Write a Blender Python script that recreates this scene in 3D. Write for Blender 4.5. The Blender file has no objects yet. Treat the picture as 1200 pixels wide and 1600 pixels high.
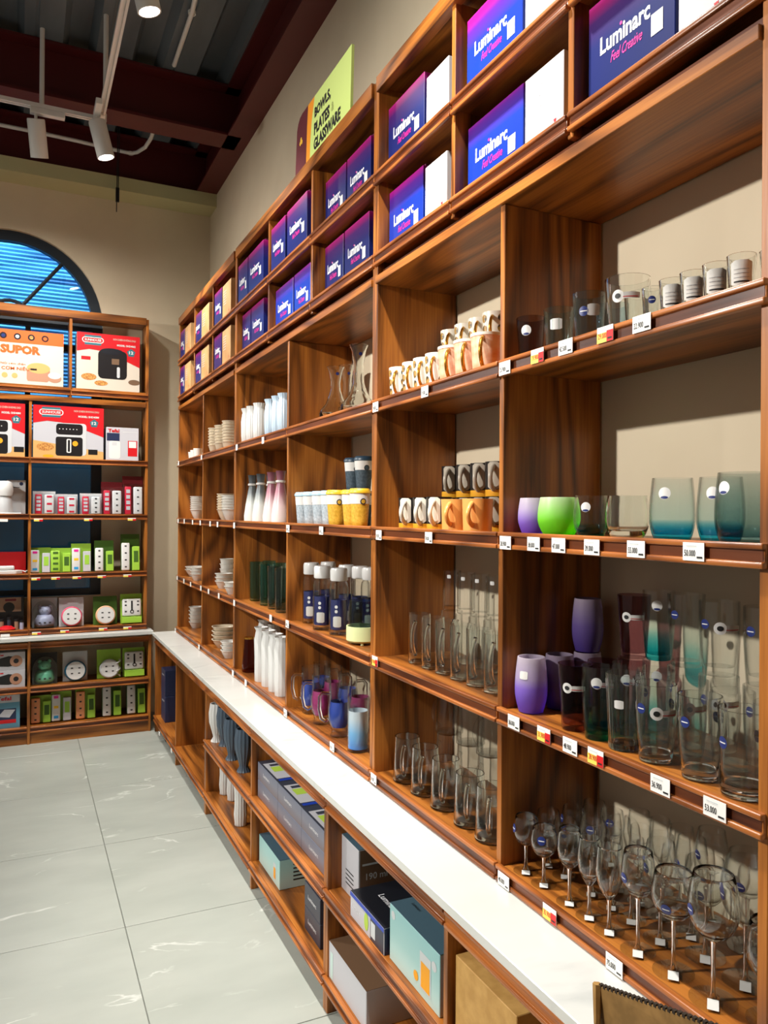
import bpy, bmesh, math, random
from mathutils import Vector, Matrix
random.seed(7)
sc = bpy.context.scene
COL = sc.collection

# ------------------------------------------------------------------ camera
# world: X to the right-hand wall, Y along that wall away from the viewer, Z up, metres
F, YAW, PITCH, ROLL, CAMH = 1200.4, 0.4417289, 0.0021950, 0.0070747, 1.5531857
_f = Vector((math.sin(YAW)*math.cos(PITCH), math.cos(YAW)*math.cos(PITCH), math.sin(PITCH)))
_r0 = Vector((math.cos(YAW), -math.sin(YAW), 0)); _u0 = _r0.cross(_f)
_r = _r0*math.cos(ROLL) + _u0*math.sin(ROLL); _u = _u0*math.cos(ROLL) - _r0*math.sin(ROLL)
CAMP = Vector((0, 0, CAMH))
cd = bpy.data.cameras.new('camera'); cam = bpy.data.objects.new('camera', cd); COL.objects.link(cam)
cd.sensor_fit = 'VERTICAL'; cd.sensor_height = 36.0; cd.lens = F/1600*36.0; cd.clip_start = .02
cam.matrix_world = Matrix(((_r.x, _u.x, -_f.x, 0), (_r.y, _u.y, -_f.y, 0), (_r.z, _u.z, -_f.z, CAMH), (0, 0, 0, 1)))
sc.camera = cam
def ray(u, v): return _f + _r*((u-600)/F) - _u*((v-800)/F)
def onp(u, v, ax, val):
    d = ray(u, v); t = (val-CAMP[ax])/d[ax]; return CAMP + d*t
def onX(u, v, x): return onp(u, v, 0, x)
def onY(u, v, y): return onp(u, v, 1, y)
def onZ(u, v, z): return onp(u, v, 2, z)
def yu(u, x, z):
    lo, hi = .3, 9.
    for _ in range(50):
        m = (lo+hi)/2; d = Vector((x, m, z)) - CAMP
        if 600 + F*d.dot(_r)/d.dot(_f) > u: lo = m
        else: hi = m
    return (lo+hi)/2

# ------------------------------------------------------------------ view, world, lights
vs = sc.view_settings
vs.view_transform = 'Standard'; vs.look = 'None'; vs.gamma = 1.0; vs.use_curve_mapping = False
vs.exposure = 0.28
w = bpy.data.worlds.new('shop_ambient'); sc.world = w; w.use_nodes = True
w.node_tree.nodes['Background'].inputs[0].default_value = (1.0, .93, .83, 1)
w.node_tree.nodes['Background'].inputs[1].default_value = 0.28
try:
    cy = sc.cycles
    cy.max_bounces = 14; cy.diffuse_bounces = 4; cy.glossy_bounces = 5; cy.transmission_bounces = 10
    cy.transparent_max_bounces = 40; cy.caustics_reflective = False; cy.caustics_refractive = False
    cy.sample_clamp_indirect = 4.0; cy.sample_clamp_direct = 12.0; cy.use_denoising = True
except Exception: pass
TRACK_Z = 3.80; TRACK_X = .40

# ------------------------------------------------------------------ materials
def newmat(name):
    m = bpy.data.materials.new(name); m.use_nodes = True
    nt = m.node_tree; return m, nt, nt.nodes['Principled BSDF'], nt.links
def lin(r, g, b):
    return tuple((c/255/12.92 if c/255 <= .04045 else ((c/255+.055)/1.055)**2.4) for c in (r, g, b))
def plain(name, rgb, rough=.5, metal=0., spec=.5, coat=0.):
    m, nt, b, L = newmat(name)
    b.inputs['Base Color'].default_value = (*lin(*rgb), 1); b.inputs['Roughness'].default_value = rough
    b.inputs['Metallic'].default_value = metal; b.inputs['Specular IOR Level'].default_value = spec
    b.inputs['Coat Weight'].default_value = coat
    return m
def ramp(nt, stops, interp='LINEAR'):
    n = nt.nodes.new('ShaderNodeValToRGB'); e = n.color_ramp; e.interpolation = interp
    while len(e.elements) < len(stops): e.elements.new(.5)
    for el, (p, c) in zip(e.elements, stops): el.position = p; el.color = (*lin(*c), 1) if len(c) == 3 else c
    return n
def math_n(nt, op, a, b=None):
    n = nt.nodes.new('ShaderNodeMath'); n.operation = op
    for i, x in enumerate((a, b)):
        if x is None: continue
        if hasattr(x, 'node'): nt.links.new(x, n.inputs[i])
        else: n.inputs[i].default_value = x
    return n.outputs[0]
def wood(name, axis, dark, mid, light, rough=.36, rings=9.):
    m, nt, b, L = newmat(name)
    tc = nt.nodes.new('ShaderNodeTexCoord'); oi = nt.nodes.new('ShaderNodeObjectInfo')
    add = nt.nodes.new('ShaderNodeVectorMath'); add.operation = 'ADD'
    comb = nt.nodes.new('ShaderNodeCombineXYZ'); rm = math_n(nt, 'MULTIPLY', oi.outputs['Random'], 37.)
    for i in range(3): L.new(rm, comb.inputs[i])
    L.new(tc.outputs['Object'], add.inputs[0]); L.new(comb.outputs[0], add.inputs[1])
    def noise(across, along, scale, detail, rgh=.5):
        mp = nt.nodes.new('ShaderNodeMapping'); s = [across]*3; s[axis] = along
        mp.inputs['Scale'].default_value = s; L.new(add.outputs[0], mp.inputs[0])
        n = nt.nodes.new('ShaderNodeTexNoise'); n.inputs['Scale'].default_value = scale
        n.inputs['Detail'].default_value = detail; n.inputs['Roughness'].default_value = rgh
        L.new(mp.outputs[0], n.inputs['Vector']); return n.outputs['Fac']
    body = noise(4.2, .75, 1.0, 1.2)
    ring = math_n(nt, 'SINE', math_n(nt, 'MULTIPLY', body, rings*6.283))
    ring = math_n(nt, 'MULTIPLY_ADD', ring, .5); nt.nodes[-1].inputs[2].default_value = .5
    ring = math_n(nt, 'POWER', ring, 1.6)
    fine = noise(150., 5., 1.0, 3.)
    tone = noise(2.5, .5, 1.0, 1.)
    k = math_n(nt, 'ADD', math_n(nt, 'MULTIPLY', ring, .34), math_n(nt, 'MULTIPLY', fine, .5))
    k = math_n(nt, 'ADD', k, math_n(nt, 'MULTIPLY', tone, .3))
    r = ramp(nt, [(.2, light), (.5, mid), (.88, dark)]); L.new(k, r.inputs[0]); L.new(r.outputs[0], b.inputs['Base Color'])
    b.inputs['Roughness'].default_value = rough; b.inputs['Specular IOR Level'].default_value = .45
    bp = nt.nodes.new('ShaderNodeBump'); bp.inputs['Strength'].default_value = .12; bp.inputs['Distance'].default_value = .002
    L.new(fine, bp.inputs['Height']); L.new(bp.outputs[0], b.inputs['Normal'])
    return m
WD = ((66, 33, 10), (148, 86, 31), (188, 118, 47))
WOODX, WOODY, WOODZ = (wood('stained_oak_'+'xyz'[i], i, *WD) for i in range(3))
RD = ((84, 41, 15), (154, 87, 38), (190, 117, 56))
RAILX, RAILY = wood('rail_oak_x', 0, *RD, rough=.3), wood('rail_oak_y', 1, *RD, rough=.3)
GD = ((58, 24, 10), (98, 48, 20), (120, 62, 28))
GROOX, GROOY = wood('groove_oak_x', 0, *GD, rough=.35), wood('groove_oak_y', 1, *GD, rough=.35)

def glass(name, tint=(.99, .995, .993), edge=(.62, .67, .67), gloss=.02, stops=None, h=.1, f0=.022):
    """thin clear glass: tinted see-through body with Fresnel reflection; stops = tint by height"""
    m = bpy.data.materials.new(name); m.use_nodes = True; nt = m.node_tree; L = nt.links
    nt.nodes.remove(nt.nodes['Principled BSDF'])
    out = nt.nodes['Material Output']
    lw = nt.nodes.new('ShaderNodeLayerWeight'); lw.inputs['Blend'].default_value = .5
    fac = lw.outputs['Facing']
    fr = math_n(nt, 'ADD', math_n(nt, 'MULTIPLY', math_n(nt, 'POWER', fac, 4.0), .9), f0)
    tr = nt.nodes.new('ShaderNodeBsdfTransparent'); gl = nt.nodes.new('ShaderNodeBsdfGlossy')
    gl.inputs['Roughness'].default_value = gloss
    mixc = nt.nodes.new('ShaderNodeMix'); mixc.data_type = 'RGBA'
    L.new(math_n(nt, 'POWER', fac, 4.6), mixc.inputs[0])
    mixc.inputs[6].default_value = (*tint, 1); mixc.inputs[7].default_value = (*edge, 1)
    col = mixc.outputs[2]
    if stops:
        tc = nt.nodes.new('ShaderNodeTexCoord'); sp = nt.nodes.new('ShaderNodeSeparateXYZ'); L.new(tc.outputs['Object'], sp.inputs[0])
        r = ramp(nt, [(p, (*(k**.4 for k in c), 1)) for p, c in stops]); L.new(math_n(nt, 'DIVIDE', sp.outputs[2], h), r.inputs[0])
        mul = nt.nodes.new('ShaderNodeMix'); mul.data_type = 'RGBA'; mul.blend_type = 'MULTIPLY'; mul.inputs[0].default_value = 1
        L.new(col, mul.inputs[6]); L.new(r.outputs[0], mul.inputs[7]); col = mul.outputs[2]
    L.new(col, tr.inputs['Color'])
    mx = nt.nodes.new('ShaderNodeMixShader'); L.new(fr, mx.inputs[0]); L.new(tr.outputs[0], mx.inputs[1]); L.new(gl.outputs[0], mx.inputs[2])
    L.new(mx.outputs[0], out.inputs['Surface'])
    return m
def solidglass(name, rgb=(255, 255, 255)):
    m, nt, b, L = newmat(name)
    b.inputs['Base Color'].default_value = (*lin(*rgb), 1); b.inputs['Roughness'].default_value = .01
    b.inputs['Transmission Weight'].default_value = 1.; b.inputs['IOR'].default_value = 1.46
    return m
def zgrad(name, stops, h, rough=.5, frosted=False, coord='Object'):
    m, nt, b, L = newmat(name)
    tc = nt.nodes.new('ShaderNodeTexCoord'); sp = nt.nodes.new('ShaderNodeSeparateXYZ'); L.new(tc.outputs['Object'], sp.inputs[0])
    r = ramp(nt, stops); L.new(math_n(nt, 'DIVIDE', sp.outputs[2], h), r.inputs[0])
    b.inputs['Roughness'].default_value = rough
    L.new(r.outputs[0], b.inputs['Base Color'])
    if frosted:
        tl = nt.nodes.new('ShaderNodeBsdfTranslucent'); L.new(r.outputs[0], tl.inputs[0])
        mx = nt.nodes.new('ShaderNodeMixShader'); mx.inputs[0].default_value = .55
        L.new(b.outputs[0], mx.inputs[1]); L.new(tl.outputs[0], mx.inputs[2])
        L.new(mx.outputs[0], nt.nodes['Material Output'].inputs['Surface'])
    return m
def noisy(name, c0, c1, scale, rough=.5, detail=4, lo=.35, hi=.65, stretch=(1, 1, 1), bump=0):
    m, nt, b, L = newmat(name)
    tc = nt.nodes.new('ShaderNodeTexCoord'); mp = nt.nodes.new('ShaderNodeMapping'); mp.inputs['Scale'].default_value = stretch
    L.new(tc.outputs['Object'], mp.inputs[0])
    n = nt.nodes.new('ShaderNodeTexNoise'); n.inputs['Scale'].default_value = scale; n.inputs['Detail'].default_value = detail
    L.new(mp.outputs[0], n.inputs['Vector'])
    r = ramp(nt, [(lo, c0), (hi, c1)]); L.new(n.outputs['Fac'], r.inputs[0]); L.new(r.outputs[0], b.inputs['Base Color'])
    b.inputs['Roughness'].default_value = rough
    if bump:
        bp = nt.nodes.new('ShaderNodeBump'); bp.inputs['Strength'].default_value = bump; bp.inputs['Distance'].default_value = .003
        L.new(n.outputs['Fac'], bp.inputs['Height']); L.new(bp.outputs[0], b.inputs['Normal'])
    return m
def veined(name, base, base2, vein, rough, vscale=1.6, amount=.012):
    """stone: cloudy ground with thin pale veins"""
    m, nt, b, L = newmat(name)
    tc = nt.nodes.new('ShaderNodeTexCoord'); oi = nt.nodes.new('ShaderNodeObjectInfo')
    comb = nt.nodes.new('ShaderNodeCombineXYZ'); rm = math_n(nt, 'MULTIPLY', oi.outputs['Random'], 50.)
    for i in range(2): L.new(rm, comb.inputs[i])
    add = nt.nodes.new('ShaderNodeVectorMath'); L.new(tc.outputs['Object'], add.inputs[0]); L.new(comb.outputs[0], add.inputs[1])
    mp = nt.nodes.new('ShaderNodeMapping'); mp.inputs['Scale'].default_value = (1., 2.2, 1.); L.new(add.outputs[0], mp.inputs[0])
    n1 = nt.nodes.new('ShaderNodeTexNoise'); n1.inputs['Scale'].default_value = 2.2; n1.inputs['Detail'].default_value = 5; L.new(mp.outputs[0], n1.inputs[0])
    n2 = nt.nodes.new('ShaderNodeTexNoise'); n2.inputs['Scale'].default_value = vscale; n2.inputs['Detail'].default_value = 7; n2.inputs['Distortion'].default_value = .6
    L.new(mp.outputs[0], n2.inputs[0])
    n3 = nt.nodes.new('ShaderNodeTexNoise'); n3.inputs['Scale'].default_value = 3.1; L.new(add.outputs[0], n3.inputs[0])
    d = math_n(nt, 'ABSOLUTE', math_n(nt, 'SUBTRACT', n2.outputs['Fac'], .5))
    v = math_n(nt, 'SUBTRACT', 1., math_n(nt, 'MINIMUM', math_n(nt, 'DIVIDE', d, amount), 1.))
    gate = math_n(nt, 'MINIMUM', math_n(nt, 'MAXIMUM', math_n(nt, 'MULTIPLY', math_n(nt, 'SUBTRACT', n3.outputs['Fac'], .52), 7.), 0.), 1.)
    v = math_n(nt, 'MULTIPLY', v, gate)
    r = ramp(nt, [(.3, base), (.7, base2)]); L.new(n1.outputs['Fac'], r.inputs[0])
    mx = nt.nodes.new('ShaderNodeMix'); mx.data_type = 'RGBA'; L.new(v, mx.inputs[0]); L.new(r.outputs[0], mx.inputs[6]); mx.inputs[7].default_value = (*lin(*vein), 1)
    L.new(mx.outputs[2], b.inputs['Base Color']); b.inputs['Roughness'].default_value = rough
    return m

# ------------------------------------------------------------------ mesh building
class MB:
    def __init__(s): s.v = []; s.f = []
    def box(s, x0, y0, z0, x1, y1, z1):
        i = len(s.v); s.v += [(x, y, z) for z in (z0, z1) for y in (y0, y1) for x in (x0, x1)]
        s.f += [tuple(i+k for k in q) for q in ((0, 2, 3, 1), (4, 5, 7, 6), (0, 1, 5, 4), (2, 6, 7, 3), (0, 4, 6, 2), (1, 3, 7, 5))]
        return s
    def poly(s, pts):
        i = len(s.v); s.v += [tuple(p) for p in pts]; s.f.append(tuple(range(i, i+len(pts)))); return s
    def prism(s, pts, off):
        """pts: 3D polygon, off: extrusion vector"""
        n = len(pts); i = len(s.v); o = Vector(off)
        s.v += [tuple(p) for p in pts] + [tuple(Vector(p)+o) for p in pts]
        s.f.append(tuple(range(i, i+n))[::-1]); s.f.append(tuple(range(i+n, i+2*n)))
        for k in range(n): s.f.append((i+k, i+(k+1) % n, i+n+(k+1) % n, i+n+k))
        return s
    def lathe(s, prof, n=24, c=(0, 0, 0), flute=0, fa=0., twist=0.):
        rows = []
        for r, z in prof:
            if abs(r) < 1e-6: s.v.append((c[0], c[1], c[2]+z)); rows.append([len(s.v)-1]); continue
            row = []
            for k in range(n):
                a = 2*math.pi*k/n + twist*z; rr = r*(1+fa*math.cos(flute*2*math.pi*k/n)) if flute else r
                s.v.append((c[0]+rr*math.cos(a), c[1]+rr*math.sin(a), c[2]+z)); row.append(len(s.v)-1)
            rows.append(row)
        for a, b in zip(rows, rows[1:]):
            if len(a) == 1 and len(b) == 1: continue
            for k in range(n):
                k2 = (k+1) % n
                if len(a) == 1: s.f.append((a[0], b[k2], b[k]))
                elif len(b) == 1: s.f.append((a[k], a[k2], b[0]))
                else: s.f.append((a[k], a[k2], b[k2], b[k]))
        return s
    def tube(s, pts, r, n=8, closed=False):
        P = [Vector(p) for p in pts]; R = r if isinstance(r, (list, tuple)) else [r]*len(P); rows = []
        up = Vector((0, 0, 1)); prev = None
        for i, p in enumerate(P):
            if closed: t = P[(i+1) % len(P)] - P[i-1]
            else: t = P[min(i+1, len(P)-1)] - P[max(i-1, 0)]
            t.normalize()
            if prev is None:
                a = up if abs(t.z) < .9 else Vector((1, 0, 0)); x = t.cross(a).normalized()
            else: x = (prev - t*prev.dot(t)).normalized()
            prev = x; y = t.cross(x); row = []
            for k in range(n):
                a = 2*math.pi*k/n; s.v.append(tuple(p + (x*math.cos(a)+y*math.sin(a))*R[i])); row.append(len(s.v)-1)
            rows.append(row)
        pr = list(zip(rows, rows[1:])) + ([(rows[-1], rows[0])] if closed else [])
        for a, b in pr:
            for k in range(n): s.f.append((a[k], a[(k+1) % n], b[(k+1) % n], b[k]))
        if not closed: s.f.append(tuple(rows[0][::-1])); s.f.append(tuple(rows[-1]))
        return s
    def mesh(s, name, mat, smooth=None, bevel=0., seg=1):
        me = bpy.data.meshes.new(name); me.from_pydata(s.v, [], s.f)
        bm = bmesh.new(); bm.from_mesh(me); bmesh.ops.recalc_face_normals(bm, faces=bm.faces)
        if bevel: bmesh.ops.bevel(bm, geom=bm.edges[:], offset=bevel, segments=seg, affect='EDGES', profile=.5)
        bm.to_mesh(me); bm.free(); me.materials.append(mat)
        if smooth is not None:
            me.polygons.foreach_set('use_smooth', [True]*len(me.polygons)); me.set_sharp_from_angle(angle=math.radians(smooth))
        me.update(); return me
CACHE = {}
def cached(key, fn):
    if key not in CACHE: CACHE[key] = fn()
    return CACHE[key]
def boxmesh(dx, dy, dz, mat, bevel=0., seg=1, c=(0, 0, 0)):
    """box centred in x,y with its base at z=0, shifted by c"""
    k = ('box', round(dx, 4), round(dy, 4), round(dz, 4), mat.name, bevel, seg, c)
    return cached(k, lambda: MB().box(c[0]-dx/2, c[1]-dy/2, c[2], c[0]+dx/2, c[1]+dy/2, c[2]+dz).mesh('box_shape', mat, 40 if seg > 1 else None, bevel, seg))

# ------------------------------------------------------------------ objects
def setp(o, label=None, cat=None, group=None, kind=None):
    for k, v in (('label', label), ('category', cat), ('group', group), ('kind', kind)):
        if v: o[k] = v
    return o
def obj(name, mesh, parent=None, loc=(0, 0, 0), rz=0., mat4=None):
    o = bpy.data.objects.new(name, mesh); COL.objects.link(o)
    if parent is not None: o.parent = parent
    if mat4 is not None: o.matrix_local = mat4
    else:
        o.location = loc
        if rz: o.rotation_euler = (0, 0, rz)
    return o
def thing(name, label, cat, loc=(0, 0, 0), rz=0., group=None, tilt=None):
    o = obj(name, None, None, loc, rz); o.empty_display_size = .02
    if tilt: o.rotation_euler = (tilt[0], tilt[1], rz)
    return setp(o, label, cat, group)
def place(spec, name, label, cat, loc, rz=0., group=None, tilt=None):
    """spec: list of (part name, mesh, offset, [sub-parts]); every call makes a thing with its own part objects sharing mesh data"""
    t = thing(name, label, cat, loc, rz, group, tilt)
    def rec(items, par):
        for it in items:
            pn, me = it[0], it[1]; off = it[2] if len(it) > 2 and it[2] is not None else (0, 0, 0)
            o = obj(pn, me, par, mat4=off) if isinstance(off, Matrix) else obj(pn, me, par, off)
            if len(it) > 3: rec(it[3], o)
    rec(spec, t); return t
ORD = ['first', 'second', 'third', 'fourth', 'fifth', 'sixth', 'seventh', 'eighth', 'ninth', 'tenth', 'eleventh', 'twelfth']
def basis(xa, ya, loc=(0, 0, 0)):
    xa, ya = Vector(xa), Vector(ya); n = xa.cross(ya)
    return Matrix(((xa.x, ya.x, n.x, loc[0]), (xa.y, ya.y, n.y, loc[1]), (xa.z, ya.z, n.z, loc[2]), (0, 0, 0, 1)))
def face_aisle(loc): return basis((0, -1, 0), (0, 0, 1), loc)      # print on a face that looks along -X
def face_front(loc): return basis((1, 0, 0), (0, 0, 1), loc)       # print on a face that looks along -Y
def face_top(loc): return basis((0, -1, 0), (1, 0, 0), loc)        # print on a top face, read from the aisle
def textmesh(s, width, mat, height=None, bold=0., shear=0., thick=.0004):
    """flat lettering centred on its origin, in the XY plane"""
    def mk():
        cu = bpy.data.curves.new('lettering', 'FONT'); cu.body = s; cu.size = 1; cu.offset = bold; cu.shear = shear; cu.resolution_u = 2
        cu.extrude = 0
        o = bpy.data.objects.new('lettering_tmp', cu); COL.objects.link(o)
        dg = bpy.context.evaluated_depsgraph_get(); me = bpy.data.meshes.new_from_object(o.evaluated_get(dg))
        bpy.data.objects.remove(o); bpy.data.curves.remove(cu)
        xs = [v.co.x for v in me.vertices]; ys = [v.co.y for v in me.vertices]
        cx, cy_ = (min(xs)+max(xs))/2, (min(ys)+max(ys))/2; k = width/(max(xs)-min(xs)); ky = k if height is None else height/(max(ys)-min(ys))
        for v in me.vertices: v.co = ((v.co.x-cx)*k, (v.co.y-cy_)*ky, thick)
        me.materials.clear(); me.materials.append(mat); return me
    return cached(('txt', s, round(width, 4), mat.name, height, bold, shear), mk)
def flat(pts, mat, thick=.0003):
    """flat print patch in XY"""
    k = ('flat', tuple((round(a, 4), round(b, 4)) for a, b in pts), mat.name, thick)
    return cached(k, lambda: MB().poly([(a, b, thick) for a, b in pts]).mesh('print_shape', mat))
def rect(x0, y0, x1, y1, mat, thick=.0003): return flat([(x0, y0), (x1, y0), (x1, y1), (x0, y1)], mat, thick)
def disc(cx, cy_, r, mat, thick=.0003, n=20, ry=None):
    return flat([(cx+r*math.cos(2*math.pi*k/n), cy_+(ry or r)*math.sin(2*math.pi*k/n)) for k in range(n)], mat, thick)
def sticker_on(rfun, zc, ang, rw, rh, mat, key, n=18, square=False, lift=.0007):
    """round or square sticker wrapped on a turned surface of radius rfun(z)"""
    def mk():
        b = MB(); rim = []
        if square: cont = [(sx*rw*t if e == 0 else sx*rw, 0) for e in (0,) for sx in (1,) for t in (1,)]
        rings = [0., .5, 1.]; idx = []
        for q in rings:
            row = []
            for k in range(n):
                t = 2*math.pi*k/n
                if square:
                    c, s_ = math.cos(t), math.sin(t); m = max(abs(c), abs(s_)); dx, dz = c/m*rw*q, s_/m*rh*q
                else: dx, dz = math.cos(t)*rw*q, math.sin(t)*rh*q
                z = zc+dz; r = rfun(z)+lift; a = ang+dx/r
                b.v.append((r*math.cos(a), r*math.sin(a), z)); row.append(len(b.v)-1)
                if q == 0: break
            idx.append(row)
        for k in range(n): b.f.append((idx[0][0], idx[1][k], idx[1][(k+1) % n]))
        for k in range(n): b.f.append((idx[1][k], idx[2][k], idx[2][(k+1) % n], idx[1][(k+1) % n]))
        return b.mesh('sticker_shape', mat, 60)
    return cached(('stk', key, mat.name, round(zc, 4), round(ang, 3), rw, rh, square), mk)
def interp(prof):
    ps = sorted(prof, key=lambda p: p[1])
    def f(z):
        if z <= ps[0][1]: return ps[0][0]
        for (r0, z0), (r1, z1) in zip(ps, ps[1:]):
            if z <= z1: return r0 + (r1-r0)*(z-z0)/max(z1-z0, 1e-6)
        return ps[-1][0]
    return f

# ------------------------------------------------------------------ the room
XW, YWALL = 1.305, 5.93
M_WALL = noisy('beige_wall_paint', (204, 189, 162), (211, 197, 170), 3., .75)
M_TILE = veined('grey_marble_tile', (156, 161, 153), (168, 172, 164), (204, 206, 200), .25)
M_JOINT = plain('tile_joint', (132, 133, 126), .8)
M_STONE = veined('white_counter_stone', (198, 200, 195), (208, 209, 205), (188, 190, 187), .22, 1.2, .02)
M_RED = plain('maroon_steel_paint', (84, 20, 20), .5)
M_OLIVE = plain('olive_steel_paint', (190, 186, 142), .5)
M_DECK = noisy('galvanised_deck', (84, 92, 98), (104, 112, 118), 6., .42, stretch=(1, .2, 1))
M_WHITE = plain('white_enamel', (232, 230, 226), .35)
M_BLACKM = plain('black_metal', (22, 22, 24), .45)
M_FRAME = plain('charcoal_window_frame', (30, 38, 46), .4)

fl = MB().box(-3.6, -1.8, -.05, XW, YWALL, -.006).mesh('floor_bed', M_JOINT)
floor = setp(obj('floor', fl), kind='structure')
xs = [-3.585 + .79*k for k in range(7)] + [XW]; ys = [-1.715+.7875*k for k in range(10)] + [YWALL]
xs = [x for x in xs if x < XW-.02] + [XW]; ys = [y for y in ys if y < YWALL-.02] + [YWALL]
for xa, xb in zip(xs, xs[1:]):
    for ya, yb in zip(ys, ys[1:]):
        me = boxmesh(xb-xa-.0035, yb-ya-.0035, .012, M_TILE, .0008)
        obj('tile', me, floor, ((xa+xb)/2, (ya+yb)/2, -.012))
setp(obj('wall_right', MB().box(XW, -1.8, 0, XW+.12, YWALL+.15, 4.36).mesh('wall_shape', M_WALL)), kind='structure')
setp(obj('wall_ambient_block', MB().box(-3.6, -1.92, 0, XW+.12, -1.8, 4.36).mesh('wall_shape', M_WALL)), kind='structure')  # unseen wall behind the viewer, added to block ambient light
# back wall with its arched window opening
AX, AZ, AR, SILL = -.08, 2.90, .611, .95
arch = [(AX+AR*math.cos(math.pi*k/32), AZ+AR*math.sin(math.pi*k/32)) for k in range(33)]
wb = MB(); dy = (0, .15, 0)
def pz(pts): return [(x, YWALL, z) for x, z in pts]
wb.prism(pz([(-3.6, 0), (XW, 0), (XW, SILL), (-3.6, SILL)]), dy)
wb.prism(pz([(-3.6, SILL), (AX-AR, SILL), (AX-AR, AZ), (-3.6, AZ)]), dy)
wb.prism(pz([(AX+AR, SILL), (XW, SILL), (XW, AZ), (AX+AR, AZ)]), dy)
wb.prism(pz([(-3.6, AZ)] + arch[::-1] + [(XW, AZ), (XW, 4.36), (-3.6, 4.36)]), dy)
setp(obj('wall_back', wb.mesh('wall_shape', M_WALL)), kind='structure')
# arched window: frame ring, mullions, panes
win = setp(obj('window_1', None, None, (AX, YWALL+.03, SILL)), kind='structure')
def W(x, z): return (x-AX, 0, z-SILL)
ring = MB(); inn = [(AX+(AR-.07)*math.cos(math.pi*k/32), AZ+(AR-.07)*math.sin(math.pi*k/32)) for k in range(33)]
for k in range(32):
    ring.prism([W(*arch[k]), W(*arch[k+1]), W(*inn[k+1]), W(*inn[k])], (0, .06, 0))
obj('arch_frame', ring.mesh('arch_frame', M_FRAME), win)
for x0, x1 in ((AX-AR, AX-AR+.07), (AX+AR-.07, AX+AR)):
    obj('jamb', MB().box(x0-AX, 0, 0, x1-AX, .06, AZ-SILL).mesh('jamb', M_FRAME), win)
for z in (.95, 2.70, 2.86):
    obj('transom', MB().box(-AR+.07, 0, z-SILL, AR-.07, .05, z-SILL+(.05 if z < 2.8 else .07)).mesh('transom', M_FRAME), win)
obj('mullion', MB().box(.1, .005, 0, .135, .045, AZ-SILL).mesh('mullion', M_FRAME), win)
for a in (52, 128):
    ca, sa = math.cos(math.radians(a)), math.sin(math.radians(a))
    obj('radial_bar', MB().tube([(.12*ca, .025, AZ-SILL+.12*sa), ((AR-.04)*ca, .025, AZ-SILL+(AR-.04)*sa)], .014, 6).mesh('radial_bar', M_FRAME), win)
obj('hub_ring', MB().tube([(.13*math.cos(math.pi*k/12), .025, AZ-SILL+.13*math.sin(math.pi*k/12)) for k in range(13)], .014, 6).mesh('hub_ring', M_FRAME), win)
M_PANE = glass('window_pane_glass', (.62, .76, .82), (.4, .5, .55), .01, f0=.07)
pan = MB().prism([W(x, z) for x, z in [(AX-AR+.07, AZ)] + inn[::-1] + [(AX+AR-.07, AZ)]], (0, .006, 0)).mesh('pane', M_PANE)
obj('pane', pan, win, (0, .03, 0))
obj('pane', MB().box(-AR+.07, .03, .05, .1, .036, AZ-SILL).mesh('pane', M_PANE), win)
obj('pane', MB().box(.135, .03, .05, AR-.07, .036, AZ-SILL).mesh('pane', M_PANE), win)
# added backdrop: a slatted blue sheet standing in for the window's reflections
m, nt, b, L = newmat('blue_reflection_backdrop')
tc = nt.nodes.new('ShaderNodeTexCoord'); nz = nt.nodes.new('ShaderNodeTexNoise'); nz.inputs['Scale'].default_value = 3.
mp = nt.nodes.new('ShaderNodeMapping'); mp.inputs['Scale'].default_value = (.6, 1, 5.); L.new(tc.outputs['Object'], mp.inputs[0]); L.new(mp.outputs[0], nz.inputs[0])
rr = ramp(nt, [(.3, (24, 84, 136)), (.7, (110, 186, 222))]); L.new(nz.outputs['Fac'], rr.inputs[0]); L.new(rr.outputs[0], b.inputs['Base Color'])
M_BACKDROP = m
slats = MB()
for k in range(58): slats.prism([(-3.2, 7.9, 2.3+k*.036), (-3.2, 7.893, 2.318+k*.036), (-3.2, 7.9, 2.334+k*.036)], (6.4, 0, 0))
sh = thing('window_backdrop', 'blue slatted backdrop added behind the arched window in place of reflections', 'backdrop', (0, 7.9, 2.3))
obj('backdrop_slats', slats.mesh('backdrop_slats', M_BACKDROP), sh, (0, -7.9, -2.3))['kind'] = 'stuff'
setp(obj('wall_backdrop', MB().box(-3.2, 7.86, 0, 3.2, 8.1, 2.3).box(-3.2, 7.901, 2.3, 3.2, 8.1, 4.5).mesh('backdrop_wall', noisy('dark_teal_backdrop', (22, 44, 52), (40, 70, 80), 2., .5))), kind='structure')  # dark teal stand-in for the reflections in the lower panes
setp(obj('ground_outside', MB().box(-3.6, YWALL+.15, -.1, 3.2, 8.2, -.01).mesh('ground', plain('asphalt', (60, 62, 64), .9))), kind='structure')
al = bpy.data.lights.new('backdrop_lamp', 'AREA'); al.energy = 300; al.color = (.45, .72, 1.); al.size = 3.; al.size_y = .8; al.shape = 'RECTANGLE'  # unseen area lamp added to brighten the blue backdrop
ao = obj('backdrop_lamp', al, None, (-.2, 6.9, 5.2)); ao.rotation_euler = (math.radians(38), 0, 0)

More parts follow.
